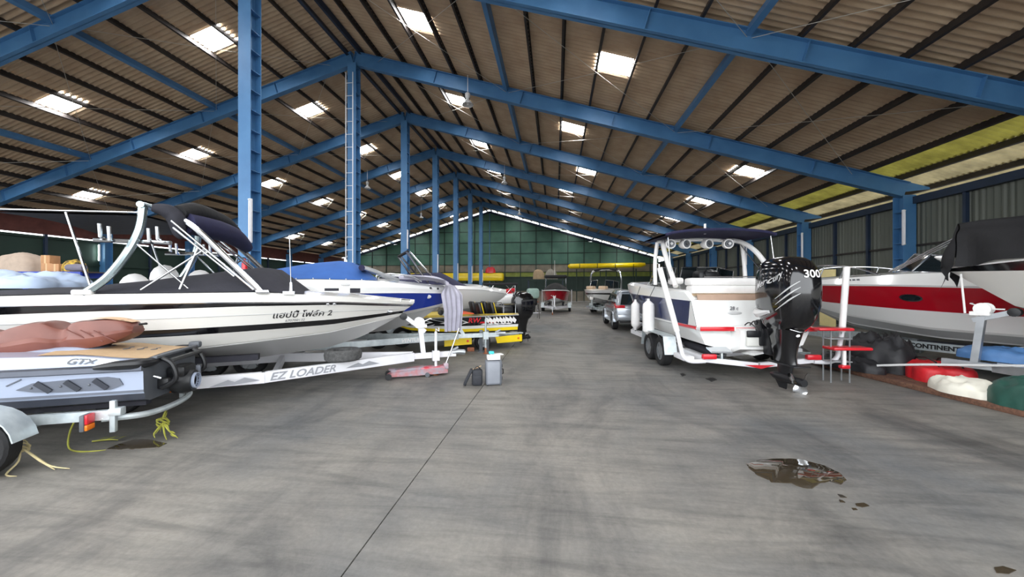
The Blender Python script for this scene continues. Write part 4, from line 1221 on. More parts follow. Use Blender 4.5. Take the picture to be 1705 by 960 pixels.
hy = Hull(yb, CY, [('hull_bottom', BLACKG), ('hull_bottom', BLACKG), ('yellow_flash', YELLOW), ('white_band', WHITE), ('topside', BLACKG), ('rub_rail', GREYG), ('gunwale', mat('multicolour_gunwale', (40, 40, 44), .3, rgb2=(230, 200, 60), scale=1.6))], deck=YELLOW, crown=.05, t_deck=0.56, transom=BLACKG)
def ys(x, v, off=.008): return hy.side(x / 3.9, v, 1, off)
# white clawed graphic near the stern, white arrow toward the bow
random.seed(11)
for k in range(9):
    x = .12 + .11 * k; v0 = 4.12 + .05 * (k % 3); L = .16 + .05 * math.sin(k)
    g = G()
    a, b, c, d = ys(x, v0), ys(x + .10, v0 + .30), ys(x + .02 + .10 * random.random(), v0 + .80), ys(x - .05, v0 + .38)
    g.add([a, b, c, d], [(0, 1, 2, 3)]); part('stripe_graphic', g, WHITEP, yb, 0)
for k in range(5):
    x = .2 + .2 * k
    g = G(); g.add([ys(x, 4.15), ys(x + .16, 4.22), ys(x + .26, 4.10), ys(x + .1, 4.06)], [(0, 1, 2, 3)]); part('stripe_graphic', g, WHITEP, yb, 0)
for pts in ([(1.95, 4.95), (2.7, 4.98), (2.3, 4.5), (2.75, 4.05), (2.0, 4.05), (1.6, 4.4)], [(2.85, 4.9), (3.3, 4.9), (3.2, 4.1), (2.95, 4.1), (2.6, 4.5)]):
    g = G(); g.add([ys(*q) for q in pts], [tuple(range(len(pts)))]); part('arrow_graphic', g, WHITEP, yb, 0)
vs, fs, w, h = text_pts('RW', .2, .3, .004)
g = G(); g.add([ys(1.62 - q.x * 1.1, 4.35 + q.y / .26) for q in vs], fs); part('red_lettering', g, REDP, yb, 0)
for x0, x1 in ((1.28, 1.06), (.98, .76)):
    g = G(); g.add([ys(x0, 4.26), ys(x1, 4.26), ys(x1 - .03, 4.44), ys(x0 - .03, 4.44)], [(0, 1, 2, 3)]); part('red_mark', g, REDP, yb, 0)
# cockpit: floor tray, seats, dash hoop
g = G(); g.box((1.05, 0, .88), (2.0, 1.2, .04)); part('cockpit_floor', g, BLKP, yb)
ORSEAT = mat('orange_vinyl', (230, 90, 30), .5)
for x, yy in ((.75, .32), (1.15, .32), (.75, -.32), (1.15, -.32)):
    g = G(); g.box((x, yy, 1.16), (.12, .42, .46), ry=.25, bev=.05); s_ = part('seat_back', g, BLKP, yb)
    g = G(); g.box((x - .045, yy + .10, 1.19), (.06, .17, .36), ry=.25, bev=.02); part('yellow_panel', g, YELLOW, s_)
for yy in (.32, -.32):
    g = G(); g.box((1.55, yy, 1.0), (.4, .42, .14), bev=.05); part('seat_cushion', g, ORSEAT, yb)
g = G(); g.box((2.15, 0, 1.08), (.2, 1.2, .22), ry=-.4, bev=.04); part('dash', g, BLKP, yb)
for sd in (-1, 1):
    g = G(); g.tube([(.05, sd * .6, 1.02), (.05, sd * .6, 1.32), (.45, sd * .6, 1.32), (.45, sd * .6, 1.02)], .018, 6); part('grab_rail', g, STEEL, yb)
g = G(); g.box((.24, .0, 1.1), (.42, .9, .26), bev=.06); part('engine_well', g, BLKP, yb)
yt = thing('racing_boat_trailer', 'low trailer with bright yellow side skirts under the racing boat', 'trailer', (*PY, 0), HY)
for sd in (-1, 1):
    g = G(); g.beam((-.05, sd * .62, .40), (3.0, sd * .5, .40), .05, .09); g.beam((3.0, sd * .5, .40), (4.0, 0, .40), .05, .09); part('side_beam', g, GALV, yt)
    for xa, xb in ((-.05, .82), (1.55, 2.35)):
        g = G(); g.prism([(xa, .19), (xb - (.06 if xa < 0 else 0), .17), (xb, .36), (xa, .40)], 'xz', sd * .86 - .01, sd * .86 + .01); sk = part('side_skirt', g, YELLOW, yt)
        g = G(); g.lathe([(.0, 0), (.035, 0), (.03, .02), (0, .025)], (xa + .12, sd * .87, .29), (0, sd, 0), 10); part('reflector', g, REDP if xa > 0 else ORANGEP, sk)
    g = G(); g.box((1.16, sd * .78, .44), (2.5, .18, .03)); part('running_board', g, GALV, yt)
    wheel(yt, 1.2, sd * .78, .235, .235, .15, sd, ALU, spokes=5, rimr=.66)
g = G(); g.tube([(1.2, -.78, .235), (1.2, .78, .235)], .022, 8); part('axle', g, GALV, yt)
for x in (.1, 1.9, 3.0):
    g = G(); g.beam((x, -.6, .38), (x, .6, .38), .05, .06); part('cross_member', g, GALV, yt)
ob2, _, _ = outboard('black outboard motor with white streaks on the yellow racing boat', (PY[0] + .12 * .866, PY[1] + .12 * .5, 0.03), HY, 0.70, decal=None)

# posts and rusty block standing by the racing boat wheel
for i, (x, y, hgt) in enumerate(((-2.10, 10.25, .62), (-1.93, 10.28, .62))):
    t = thing('steel_stand', ['grey flat steel stand beside the yellow boat wheel, farther from the tool case', 'grey flat steel stand beside the yellow boat wheel, nearer the tool case'][i], 'stand', (x, y, 0), .2, 'stands by the racing boat wheel')
    g = G(); g.box((0, 0, hgt / 2 + .01), (.10, .03, hgt), bev=.008); part('upright', g, GREYP, t)
    g = G(); g.box((0, 0, .01), (.16, .16, .02)); part('base', g, GREYP, t)
o = G().box((-2.42, 10.35, .055), (.2, .1, .11), rz=.2, bev=.01).build('rusty_block', RUST); tag(o, 'small rusty iron block on the floor beside the steel stands', 'block')

# ---------------------------------------------------------------- on the floor of the aisle
fj = thing('floor_jack', 'long low trolley jack with worn red and grey paint', 'jack', (-3.36, 7.02, 0), math.atan2(.55, 1.13))
JR = mat('worn_red_paint', (196, 52, 66), .55, scale=7, rgb2=(176, 168, 178), bump=.1)
JG = mat('worn_grey_paint', (150, 152, 162), .55, scale=8, rgb2=(178, 110, 112), bump=.1)
for sd in (-1, 1):
    g = G(); g.prism([(0, .05), (.1, .13), (.55, .15), (1.05, .17), (1.2, .12), (1.2, .05), (.6, .04)], 'xz', sd * .13 - .01, sd * .13 + .01); part('side_plate', g, JG, fj)
    g = G(); g.lathe([(.0, 0), (.06, 0), (.06, .045), (0, .045)], (.03, sd * .15, .06), (0, sd, 0), 14); part('front_wheel', g, BLKP, fj)
    g = G(); g.lathe([(.0, 0), (.045, 0), (.045, .03), (0, .03)], (.78, sd * .15, .046), (0, sd, 0), 12); part('caster', g, GREYP, fj)
g = G(); g.beam((.08, 0, .14), (.72, 0, .17), .16, .05); g.lathe([(.0, 0), (.07, 0), (.075, .03), (0, .03)], (.1, 0, .16), n=14); part('lift_arm', g, JG, fj)
g = G(); g.box((.9, 0, .12), (.5, .22, .13), bev=.03); part('hydraulic_body', g, JR, fj)
g = G(); g.tube([(1.16, 0, .17), (1.3, .02, .5), (1.47, .05, .95)], .017, 8); part('handle', g, STEEL, fj)
g = G(); g.box((1.18, 0, .17), (.1, .12, .12), bev=.02); part('handle_socket', g, JR, fj)
hc = thing('hard_case', 'grey ribbed hard tool case standing upright on the floor', 'case', (-1.16, 6.82, 0), 0.32)
g = G(); g.box((0, 0, .235), (.30, .19, .45), bev=.025); part('body', g, mat('slate_case_plastic', (112, 116, 124), .5, var=.06, scale=5), hc)
g = G(); g.box((.0, -.0, .235), (.255, .21, .40), bev=.02); part('side_panel', g, mat('slate_case_panel', (134, 138, 146), .5, var=.06, scale=5), hc)
g = G(); g.box((.115, 0, .235), (.03, .215, .47), bev=.01); part('rim_band', g, GREYP, hc)
for z in (.12, .35):
    g = G(); g.box((.155, -.02, z), (.02, .05, .06), bev=.005); part('latch', g, BLKP, hc)
g = G(); g.tube([(.15, .0, .19), (.185, 0, .2), (.185, 0, .28), (.15, 0, .29)], .011, 6); part('handle', g, BLKP, hc)
for x in (-.12, .12):
    for y in (-.07, .07):
        g = G(); g.box((x, y, .007), (.03, .03, .014)); part('foot', g, BLKP, hc)
o = G().box((0, 0, .04), (.24, .17, .08), bev=.01).build('white_box', WHITEP, None, (-1.16, 6.82, .472), .3); tag(o, 'small white carton on top of the hard tool case', 'box')
o = G().box((0, 0, .006), (.22, .15, .012)).build('paper_sheet', WHITEP, None, (-1.10, 6.84, .556), .5); tag(o, 'loose white papers on the carton', 'paper')
o = G().box((0, 0, .025), (.10, .07, .05), bev=.015).build('face_mask', mat('turquoise_cloth', (60, 186, 190), .6), None, (-1.20, 6.83, .571), .2); tag(o, 'small turquoise cloth packet on the papers', 'packet')
bg = thing('tool_bag', 'black soft tool bag with its flap open beside the hard case', 'bag', (-1.52, 6.72, 0), .2)
BAGC = mat('black_nylon', (40, 42, 48), .7, var=.15, scale=12, bump=.2)
g = G(); g.box((.07, 0, .15), (.20, .17, .30), bev=.04); part('body', g, BAGC, bg)
g = G(); g.box((-.10, -.02, .16), (.05, .18, .32), ry=.45, bev=.02); part('flap', g, BAGC, bg)
g = G(); g.tube([(.0, -.06, .29), (.07, -.06, .36), (.15, -.06, .29)], .01, 6, smooth=4); part('strap', g, BLKP, bg)
g = G(); g.box((.07, -.092, .12), (.15, .02, .16), bev=.008); part('front_pocket', g, BAGC, bg)
g = G(); g.box((.05, .02, .315), (.2, .05, .012), ry=-.4); part('tan_edge', g, TEAK, bg)
for i, (x, y) in enumerate(((-4.92, 7.72), (-4.66, 7.86))):
    s = thing('sneaker', ['grey and white sneaker behind the trailer beam, nearer the stern', 'grey and white sneaker behind the trailer beam, nearer the bow'][i], 'shoe', (x, y, 0), .35, 'sneakers under the speedboat')
    g = G(); g.tube([(-.13, 0, .02), (-.05, 0, .02), (.05, 0, .02), (.14, 0, .018)], [.038, .044, .05, .03], 10); part('sole', g, WHITEP, s)
    g = G(); g.tube([(-.12, 0, .06), (-.05, 0, .07), (.04, 0, .055), (.12, 0, .04)], [.035, .045, .042, .022], 10); part('upper', g, GREYP, s)
# ---------------------------------------------------------------- navy and white tower boat with the big outboard, stern to the camera
HB4 = math.radians(95)
P4 = (3.98, 7.95)
b4 = thing('tower_boat', 'white and navy boat with a speaker tower, its stern facing the open floor', 'boat', (*P4, 0), HB4)
C4 = [dict(L=6.5, W=0.0, z=[(0, .44), (.6, .46), (.8, .62), (.92, .95), (1, 1.35)]),
      dict(L=6.6, W=1.02, z=[(0, .66), (.5, .70), (.8, .95), (1, 1.42)], p=1.9, t0=.35),
      dict(L=6.75, W=1.16, z=[(0, .96), (.5, 1.0), (.8, 1.15), (1, 1.5)], p=2.2, t0=.4),
      dict(L=6.80, W=1.20, z=[(0, 1.03), (.5, 1.06), (.8, 1.2), (1, 1.54)], p=2.3, t0=.4),
      dict(L=7.05, x0=.14, W=1.25, z=[(0, 1.54), (.5, 1.62), (.8, 1.72), (1, 1.80)], p=2.6, t0=.45),
      dict(L=7.15, x0=.5, W=1.23, z=[(0, 1.72), (.3, 1.80), (.6, 1.92), (1, 1.98)], p=2.7, t0=.45),
      dict(L=7.15, x0=.55, W=1.12, z=[(0, 1.76), (.3, 1.86), (.6, 2.0), (1, 2.02)], p=2.7, t0=.45)]
h4 = Hull(b4, C4, [('hull_bottom', WHITE), ('lower_topside', WHITE), ('rub_band', GREYG), ('hull_band', NAVY), ('topside', WHITE), ('gunwale', WHITE)], deck=WHITE, crown=.02, transom=WHITE)
for sd in (-1, 1):
    g = G()
    pts = [(0.0, 3.02), (.11, 3.02), (.055, 4.0), (0.0, 4.0)]
    g.add([h4.side(t, v, sd, .008) for t, v in ((.0, 3.01), (.05, 3.01), (.035, 3.3), (.02, 3.65), (.005, 3.98), (0, 3.98))], [(0, 1, 2, 3, 4, 5)]); part('stern_quarter', g, WHITE, b4, 0)
    g = G(); g.tube([h4.side(i / 20 * .95, 2.5, sd, .01) for i in range(21)], .03, 6); part('rub_rail', g, GREYG, b4)
    g = G(); g.tube([h4.side(i / 10 * .13, 2.6, sd, .02) for i in range(11)], .034, 6); part('red_rub_insert', g, REDP, b4)
# stern: platform lip, sloped bulkhead, teak step, sun pad
g = G(); g.box((-.08, -.0, 1.0), (.18, 2.24, .09), bev=.02); part('swim_platform', g, WHITE, b4)
for yy, ln in ((.82, .66), (-.86, .5)):
    g = G(); g.box((-.176, yy, 1.0), (.02, ln, .085), bev=.006); part('red_stripe', g, REDP, b4)
g = G(); g.box((-.176, -.02, 1.02), (.012, .95, .012)); part('red_pinstripe', g, REDP, b4)
g = G(); g.prism([(.0, 1.03), (.14, 1.56), (.5, 1.60), (.6, 1.6), (.6, 1.03)], 'xz', -1.1, 1.1); part('bulkhead', g, WHITE, b4)
g = G(); g.box((.34, 0.0, 1.665), (.32, 2.1, .04), bev=.01); part('teak_step', g, TEAK, b4)
g = G(); g.box((.17, 0, 1.615), (.04, 2.1, .13), ry=.25, bev=.01); part('teak_riser', g, mat('tan_riser', (176, 148, 128), .6, var=.06, scale=5), b4)
g = G(); g.box((.50, -.0, 1.775), (.34, 2.16, .18), bev=.05); part('sun_pad', g, VINYLW, b4)
g = G(); g.box((.53, -.0, 1.945), (.34, 2.2, .16), bev=.05); part('seat_back', g, VINYLW, b4)
g = G(); g.tube([(.62, .72, 2.0), (.66, .68, 2.06), (.66, -.9, 2.06), (.62, -.95, 2.0)], .014, 6); part('grab_rail', g, STEEL, b4)
g = G(); g.ell((.055, .35, 1.3), (.012, .15, .035), 18, 8); part('emblem', g, GREYG, b4)
vs, fs, w, h = text_pts('28 c', .10, .2, .002)
g = G(); g.add([(.062 + (1.36 + q.y - 1.33) * .264 - .02, .45 - q.x, 1.36 + q.y) for q in vs], fs); part('model_lettering', g, GREYP, b4, 0)
# bracket pod at the keel line, bait box
g = G(); g.prism([(-.32, .62), (-.34, .98), (0, 1.06), (0, .5)], 'xz', -.36, .46); part('motor_pod', g, WHITE, b4)
g = G(); g.box((-.37, .22, .82), (.04, .3, .26), bev=.02); bx_ = part('clear_bin', g, mat('clear_milky_plastic', (214, 214, 208), .25, var=.04), b4)
g = G(); g.box((-.40, .22, .93), (.05, .32, .13), bev=.02); part('bin_lid', g, BLKP, bx_)
for k in range(4):
    g = G(); g.tube([(-.2, .30 - .1 * k, 1.08), (-.32, .28 - .1 * k, 1.14 + .03 * (k % 2)), (-.42, .2 - .1 * k, 1.02), (-.4, .18 - .08 * k, .88)], .012, 6, smooth=4); part('steering_hose', g, BLKP, b4)
for yy in (.75, -.75):
    g = G(); g.prism([(-.22, .56), (0, .62), (0, .585), (-.22, .53)], 'xz', yy - .2, yy + .2); part('trim_tab', g, STEEL, b4)
g = G(); g.prism([(-.30, .66), (-.02, 1.0), (-.02, 1.35), (-.10, 1.35)], 'xz', -.62, -.50); part('white_fin', g, WHITE, b4)
# windshield and helm
windshield(b4, [(2.75, 1.10, 1.92), (3.35, .95, 1.95), (3.75, .55, 1.98), (3.8, .1, 1.98)], [.35, .45, .45, .45], .5)
windshield(b4, [(3.8, -.1, 1.98), (3.75, -.55, 1.98), (3.35, -.95, 1.95), (2.75, -1.10, 1.92)], [.45, .45, .45, .35], .5)
g = G(); g.box((3.0, -.5, 2.1), (.5, .6, .4), bev=.1); part('helm_console', g, BLKP, b4)
g = G(); g.lathe([(.17, 0), (.19, .012), (.17, .024), (.155, .012)], (2.68, -.5, 2.18), (-.8, 0, .6), 18, cap=False); part('steering_wheel', g, BLKP, b4)
g = G(); g.box((1.5, .95, 1.98), (.5, .22, .16), bev=.06); part('cup_ledge', g, VINYLW, b4)
# tower
for sd in (-1, 1):
    rungtube([(.95, sd * 1.17, 1.85), (1.3, sd * 1.16, 2.25), (1.75, sd * 1.12, 2.72), (2.15, sd * 1.0, 3.0), (2.5, sd * .82, 3.1)], .058, 'tower_arch', WHITEP, b4)
    rungtube([(2.25, sd * 1.17, 1.90), (2.3, sd * 1.16, 2.5), (2.3, sd * 1.1, 3.02)], .05, 'tower_leg', WHITEP, b4)
    rungtube([(2.3, sd * 1.02, 3.02), (1.35, sd * 1.16, 2.0)], .014, 'tower_stay', STEEL, b4, 0)
    rungtube([(1.32, sd * 1.2, 3.06), (1.15, sd * 1.2, 2.2)], .014, 'canopy_strut', STEEL, b4, 0)
rungtube([(2.3, -1.1, 3.03), (2.3, 0, 3.09), (2.3, 1.1, 3.03)], .045, 'tower_crossbar', WHITEP, b4)
g = G()
for zo in (0, .05):
    g.grid(lambda u, v: Vector((1.25 + 1.9 * u, (v * 2 - 1) * 1.28, 3.12 + zo + .07 * (1 - (v * 2 - 1) ** 2) - .02 * (2 * u - 1) ** 2 - .05 * abs(v * 2 - 1) ** 6)), 8, 16)
part('canopy', g, NAVYC, b4)
g = G(); g.tube([(1.25, -1.28 + 2.56 * i / 16, 3.145 + .07 * (1 - (i / 8 - 1) ** 2) - .02 - .05 * abs(i / 8 - 1) ** 6) for i in range(17)], .035, 8); part('canopy_hem', g, NAVYC, b4)
for k, yy in enumerate((.92, .52, -.04, -.52)):
    g = G(); g.lathe([(.02, .26), (.07, .25), (.11, .16), (.125, .02), (.12, 0.0), (.10, -.005), (.085, .03), (.001, .045)], (1.85, yy, 2.93), (1, .25 * (1 if k in (1, 2) else -.4), 0), 18); sp_ = part('speaker', g, WHITEP, b4)
    g = G(); g.lathe([(.001, -.004), (.08, -.004), (.085, .02), (.001, .02)], (1.85, yy, 2.93), (1, .25 * (1 if k in (1, 2) else -.4), 0), 18); part('speaker_cone', g, GREYP, sp_)
    g = G(); g.box((1.81, yy, 2.93), (.02, .06, .06), rx=.78); part('speaker_badge', g, BLKP if k in (1, 2) else GREYG, sp_)
    g = G(); g.tube([(1.98, yy, 3.03), (2.2, yy, 3.07)], .02, 6); part('speaker_clamp', g, WHITEP, sp_)
g = G(); g.tube([(1.9, .05, 3.18), (1.9, .05, 3.44)], .03, 8); g.tube([(1.9, .05, 3.28), (1.9, .05, 3.31)], .036, 8); part('all_round_light', g, WHITEP, b4)
# outboard
def loc4(x, y, z=0.0):
    return (P4[0] + x * math.cos(HB4) - y * math.sin(HB4), P4[1] + x * math.sin(HB4) + y * math.cos(HB4), z)
ob4, surf4, cw4 = outboard('tall glossy black outboard motor marked 300', loc4(-.34, -.02, .0), HB4 + .06, 1.0)
g = G(); g.ell((-.735, 0, .99), (.05, .05, .04), 14, 8); part('white_badge', g, WHITEP, ob4)
g = G(); g.tube([(-.80, -.17, 1.10), (-.86, -.05, 1.06), (-.86, .05, 1.06), (-.80, .17, 1.10)], .006, 5); part('chrome_line', g, STEEL, ob4)
g = G(); g.tube([surf4(1.42, math.pi / 2 - .9 + .1 * i, .004) - Vector((0, 0, .08 * math.sin(i * .3))) for i in range(10)], [.03 + .05 * math.sin(i * .35) for i in range(10)], 6); part('grey_side_flash', g, GREYG, cw4)
# trailer
t4 = trailer('white painted tandem trailer with guide posts under the navy and white boat', P4, HB4, TWHITE, 7, 1.08, .40, 4.6, 7.0, 7.5, (1.18, 1.95), .335, 1.36, post=None, bunk=((.02, .545), (4.2, .55)), bunk_y=.64, ww=.22, beam=(.08, .12), lights=False, xr=-.16, drop=.06, coupler=False, spokes=6)
for sd in (-1, 1):
    g = G()
    g.tube([(-.16, sd * 1.05, .36), (-.18, sd * 1.34, .36), (-.18, sd * 1.48, .45), (-.17, sd * 1.53, .62), (-.15, sd * 1.63, 1.1)], .042, 10, smooth=5); part('guide_post_base', g, TWHITE, t4)
    g = G(); g.tube([(-.155, sd * 1.60, .95), (-.10, sd * (1.92 if sd > 0 else 1.74), 2.22)], .055, 12); part('guide_post', g, WHITEP, t4)
    g = G(); g.box((-.22, sd * 1.0, .46), (.09, .27, .10), bev=.02); part('tail_light', g, REDP, t4)
    g = G(); g.box((-.10, sd * .70, .44), (.07, .04, .16), bev=.01); part('bunk_bracket', g, GALV, t4)
    g = G(); g.tube([(.02, sd * .80, .49), (1.2, sd * .80, .50)], .085, 10); part('padded_bunk_end', g, CHAR, t4)
g = G(); g.add([(-.225, .32, .30), (-.225, -.28, .30), (-.225, -.02, .23), (-.225, .02, .23)], [(0, 1, 2), (0, 2, 3)]); part('red_chevron', g, REDP, t4, 0)
g = G(); g.box((.1, 1.36, .40), (.5, .22, .10), bev=.02); part('step_pad', g, TWHITE, t4)
# red stern steps with their frame, at the far corner
sl = thing('boarding_step', 'two red boarding steps on a wire frame beside the guide post', 'step', loc4(-.28, -1.42), HB4)
g = G(); g.box((0, .12, 1.02), (.26, .66, .06), bev=.025); part('step_board', g, REDP, sl)
g = G(); g.box((-.06, -.12, .66), (.30, .72, .06), bev=.025); part('step_board', g, REDP, sl)
for x, y in ((-.08, .2), (-.08, -.15), (.10, .2), (.10, -.15)):
    g = G(); g.tube([(x, y, 0.0), (x, y, 1.02)], .013, 6); part('frame_leg', g, ALU, sl)
g = G(); g.tube([(-.14, .0, .34), (-.14, 0, .64)], .03, 8); part('white_post', g, WHITEP, sl)
g = G(); g.box((-.14, 0, .32), (.1, .16, .07), bev=.02); part('red_block', g, REDP, sl)
for z in (.4, .84):
    g = G(); g.box((.0, .02, z), (.22, .4, .02)); part('frame_shelf', g, ALU, sl)
# boat fenders
for i, (x, zc, r, ln) in enumerate(((3.25, 1.03, .12, .72), (2.0, 1.05, .145, .80))):
    f = thing('boat_fender', ['white cylindrical fender hanging beside the car, farther one', 'larger white cylindrical fender hanging beside the trailer wheels'][i], 'fender', loc4(x, 1.27 + r + (.02 if i else .0), 0), HB4, 'white fenders on the navy boat')
    g = G(); g.lathe([(.025, -ln / 2 - .08), (.035, -ln / 2 - .04), (r * .55, -ln / 2), (r * .92, -ln / 2 + .05), (r, -ln / 2 + .12), (r, ln / 2 - .12), (r * .92, ln / 2 - .05), (r * .55, ln / 2), (.035, ln / 2 + .04), (.03, ln / 2 + .09)], (0, 0, zc), n=20); part('body', g, VINYLW, f)
    g = G(); g.tube([(0, 0, zc + ln / 2 + .06), (0, -r - .02, 1.86)], .008, 6); part('rope', g, BLKP, f)
    g = G(); g.lathe([(.02, 0), (.02, .04)], (0, 0, zc - ln / 2 - .11), n=8); part('eyelet', g, GREYP, f)

# ---------------------------------------------------------------- silver car
car = thing('car', 'silver four-wheel-drive car parked behind the navy and white boat', 'car', (3.40, 15.75, 0), math.pi / 2)
SILVER = mat('silver_car_paint', (176, 182, 190), .22, .55, var=.04, scale=2, coat=.7)
def cring(x, w, z0, z1, r=.1):
    return [Vector((x, a, b)) for a, b in ((-w * .94, z0), (-w, z0 + .12), (-w, (z0 + z1) / 2), (-w * .985, z1 - .08), (-w * .95, z1), (w * .95, z1), (w * .985, z1 - .08), (w, (z0 + z1) / 2), (w, z0 + .12), (w * .94, z0))]
g = G()
g.loft([cring(x, w, z0, z1) for x, w, z0, z1 in ((0, .80, .52, 1.0), (.04, .87, .48, 1.06), (.25, .90, .40, 1.08), (1.0, .905, .38, 1.07), (2.4, .90, .38, 1.05), (3.4, .90, .38, 1.04), (4.1, .88, .40, .98), (4.5, .82, .42, .90), (4.66, .70, .46, .80))])
part('body', g, SILVER, car, 40)
def gring(z, xa, xb, w):
    return [Vector((a, b, z)) for a, b in ((xa, -w * .9), (xa + .1, -w), ((xa + xb) / 2, -w), (xb - .2, -w * .97), (xb, -w * .8), (xb + .03, 0), (xb, w * .8), (xb - .2, w * .97), ((xa + xb) / 2, w), (xa + .1, w), (xa, w * .9), (xa - .02, 0))]
g = G(); g.loft([gring(1.05, .03, 3.45, .87), gring(1.30, .12, 3.10, .83), gring(1.62, .28, 2.62, .72), gring(1.70, .36, 2.45, .66), gring(1.735, .55, 2.2, .5)]); part('cabin', g, SILVER, car, 40)
def glass_side(sd, pts):
    g = G(); vs = [Vector((x, sd * (.872 - (z - 1.05) * .235 + .012), z)) for x, z in pts]
    g.add(vs, [tuple(range(len(vs)))]); part('side_window', g, GLASS, car, 0)
for sd in (-1, 1):
    glass_side(sd, [(.42, 1.14), (1.05, 1.12), (1.05, 1.56), (.55, 1.54)])
    glass_side(sd, [(1.12, 1.12), (1.95, 1.11), (1.9, 1.58), (1.12, 1.57)])
    glass_side(sd, [(2.02, 1.11), (2.95, 1.10), (2.45, 1.56), (1.98, 1.58)])
    g = G(); g.tube([(.6, sd * .60, 1.73), (.75, sd * .60, 1.79), (2.1, sd * .60, 1.79), (2.25, sd * .60, 1.73)], .02, 6); part('roof_rail', g, ALU, car)
    g = G(); g.box((2.75, sd * .98, 1.14), (.12, .2, .14), bev=.04); part('mirror', g, BLKP, car)
    g = G(); g.prism([(.02, .98), (.03, 1.08), (.42, 1.16), (.5, 1.10), (.2, 1.0)], 'xz', sd * .885 - .025, sd * .885 + .025); part('tail_light', g, REDP, car)
    g = G(); g.box((.0, sd * .70, 1.04), (.05, .34, .12), bev=.02); part('tail_light', g, REDP, car)
    g = G(); g.box((.015, sd * .62, .56), (.04, .14, .05), bev=.01); part('rear_reflector', g, REDP, car)
    for x in (.98, 3.68):
        wheel(car, x, sd * .80, .36, .36, .24, sd, ALU, spokes=6)
        arc_fender(car, x, sd * .87, .36, .45, .14, SILVER, -2, 182, name='wheel_arch', t=.05)
    g = G(); g.box((2.3, sd * .9, .36), (1.6, .16, .04), bev=.01); part('side_step', g, ALU, car)
g = G(); g.add([(.035, -.72, 1.13), (.035, .72, 1.13), (.215, .62, 1.56), (.215, -.62, 1.56)], [(0, 1, 2, 3)]); g.v = [(x - .03, y, z) for x, y, z in g.v]; part('rear_window', g, GLASS, car, 0)
g = G(); g.add([(3.36, -.70, 1.12), (3.36, .70, 1.12), (2.72, .6, 1.58), (2.72, -.6, 1.58)], [(0, 1, 2, 3)]); g.v = [(x + .06, y, z + .02) for x, y, z in g.v]; part('windscreen', g, GLASS, car, 0)
g = G(); g.box((.30, 0, 1.69), (.22, 1.24, .04), ry=-.15, bev=.015); part('spoiler', g, SILVER, car)
g = G(); g.box((.0, 0, .60), (.12, 1.66, .26), bev=.05); part('rear_bumper', g, SILVER, car)
g = G(); g.box((.02, 0, .44), (.12, 1.5, .12), bev=.03); part('bumper_valance', g, BLKP, car)
g = G(); g.box((-.02, .0, .88), (.02, .5, .13), bev=.005); part('number_plate', g, WHITEP, car)
g = G(); g.box((.0, -.25, 1.0), (.04, .3, .04), ry=.3, bev=.01); part('tailgate_handle', g, STEEL, car)

# ---------------------------------------------------------------- red and white cruiser along the right side
H118 = math.radians(118)
P5 = (10.7, 6.3)
b5 = thing('cruiser', 'white cruiser with a broad red hull band and oval porthole', 'boat', (*P5, 0), H118)
C5 = [dict(L=6.55, W=0.0, z=[(0, .55), (.55, .55), (.75, .62), (.88, .85), (1, 1.25)]),
      dict(L=6.62, W=.72, z=[(0, .70), (.55, .70), (.8, .85), (1, 1.29)], p=1.9, t0=.35),
      dict(L=6.64, W=.75, z=[(0, .72), (.55, .73), (.8, .88), (1, 1.30)], p=1.9, t0=.35),
      dict(L=6.70, W=1.0, z=[(0, .86), (.55, .90), (.8, 1.08), (1, 1.36)], p=2.0, t0=.38),
      dict(L=6.73, W=1.04, z=[(0, .90), (.55, .95), (.8, 1.13), (1, 1.40)], p=2.0, t0=.38),
      dict(L=6.80, W=1.12, z=[(0, 1.26), (.4, 1.28), (.6, 1.33), (.85, 1.42), (1, 1.50)], p=2.2),
      dict(L=6.96, W=1.2, z=[(0, 1.74), (.4, 1.80), (.6, 1.85), (.85, 1.88), (1, 1.86)], p=2.5),
      dict(L=7.0, W=1.2, z=[(0, 1.78), (.4, 1.84), (.6, 1.89), (.85, 1.92), (1, 1.90)], p=2.5),
      dict(L=7.0, W=1.05, z=[(0, 2.0), (.3, 2.1), (.55, 2.14), (.8, 2.06), (1, 1.97)], p=2.6)]
h5 = Hull(b5, C5, [('hull_bottom', GREYG), ('strake', WHITE), ('hull_bottom', GREYG), ('strake', WHITE), ('lower_topside', WHITE), ('hull_band', REDG), ('rub_rail', GREYG), ('topside', WHITE)], deck=WHITE, crown=.10)
t_, v_ = .565, 5.52
for nm, m, a, b in (('porthole_rim', STEEL, .20, .075), ('porthole_glass', GLASS, .165, .055)):
    g = G(); pts = [h5.side(t_ + a * math.cos(i * math.pi / 12) / 6.9, v_ + b * math.sin(i * math.pi / 12) / .48, 1, .012 if nm[-1] == 'm' else .018) for i in range(24)]
    g.add(pts, [tuple(range(24))]); part(nm, g, m, b5, 0)
for sd in (-1, 1):
    rungtube([(6.55, sd * .30, 2.04), (6.45, sd * .36, 2.38), (5.7, sd * .72, 2.42), (5.0, sd * .90, 2.32), (4.5, sd * .98, 2.14)], .022, 'bow_rail', STEEL, b5)
    for x, y, zz in ((6.0, .55, 2.40), (5.4, .78, 2.38)):
        rungtube([(x, sd * y, 2.06), (x - .12, sd * y, zz)], .016, 'rail_stanchion', STEEL, b5, 0)
windshield(b5, [(3.2, 1.0, 2.12), (4.0, .82, 2.18), (4.45, .3, 2.24), (4.45, -.3, 2.24), (4.0, -.82, 2.18), (3.2, -1.0, 2.12)], [.34, .36, .38, .38, .36, .34], .8, r=.02)
for k in range(3):
    rungtube([(4.35 - .03 * k, .92 - .05 * k, 2.2), (3.1, .85 - .06 * k, 3.02 - .03 * k)], .014, 'bimini_pole', STEEL, b5, 0)
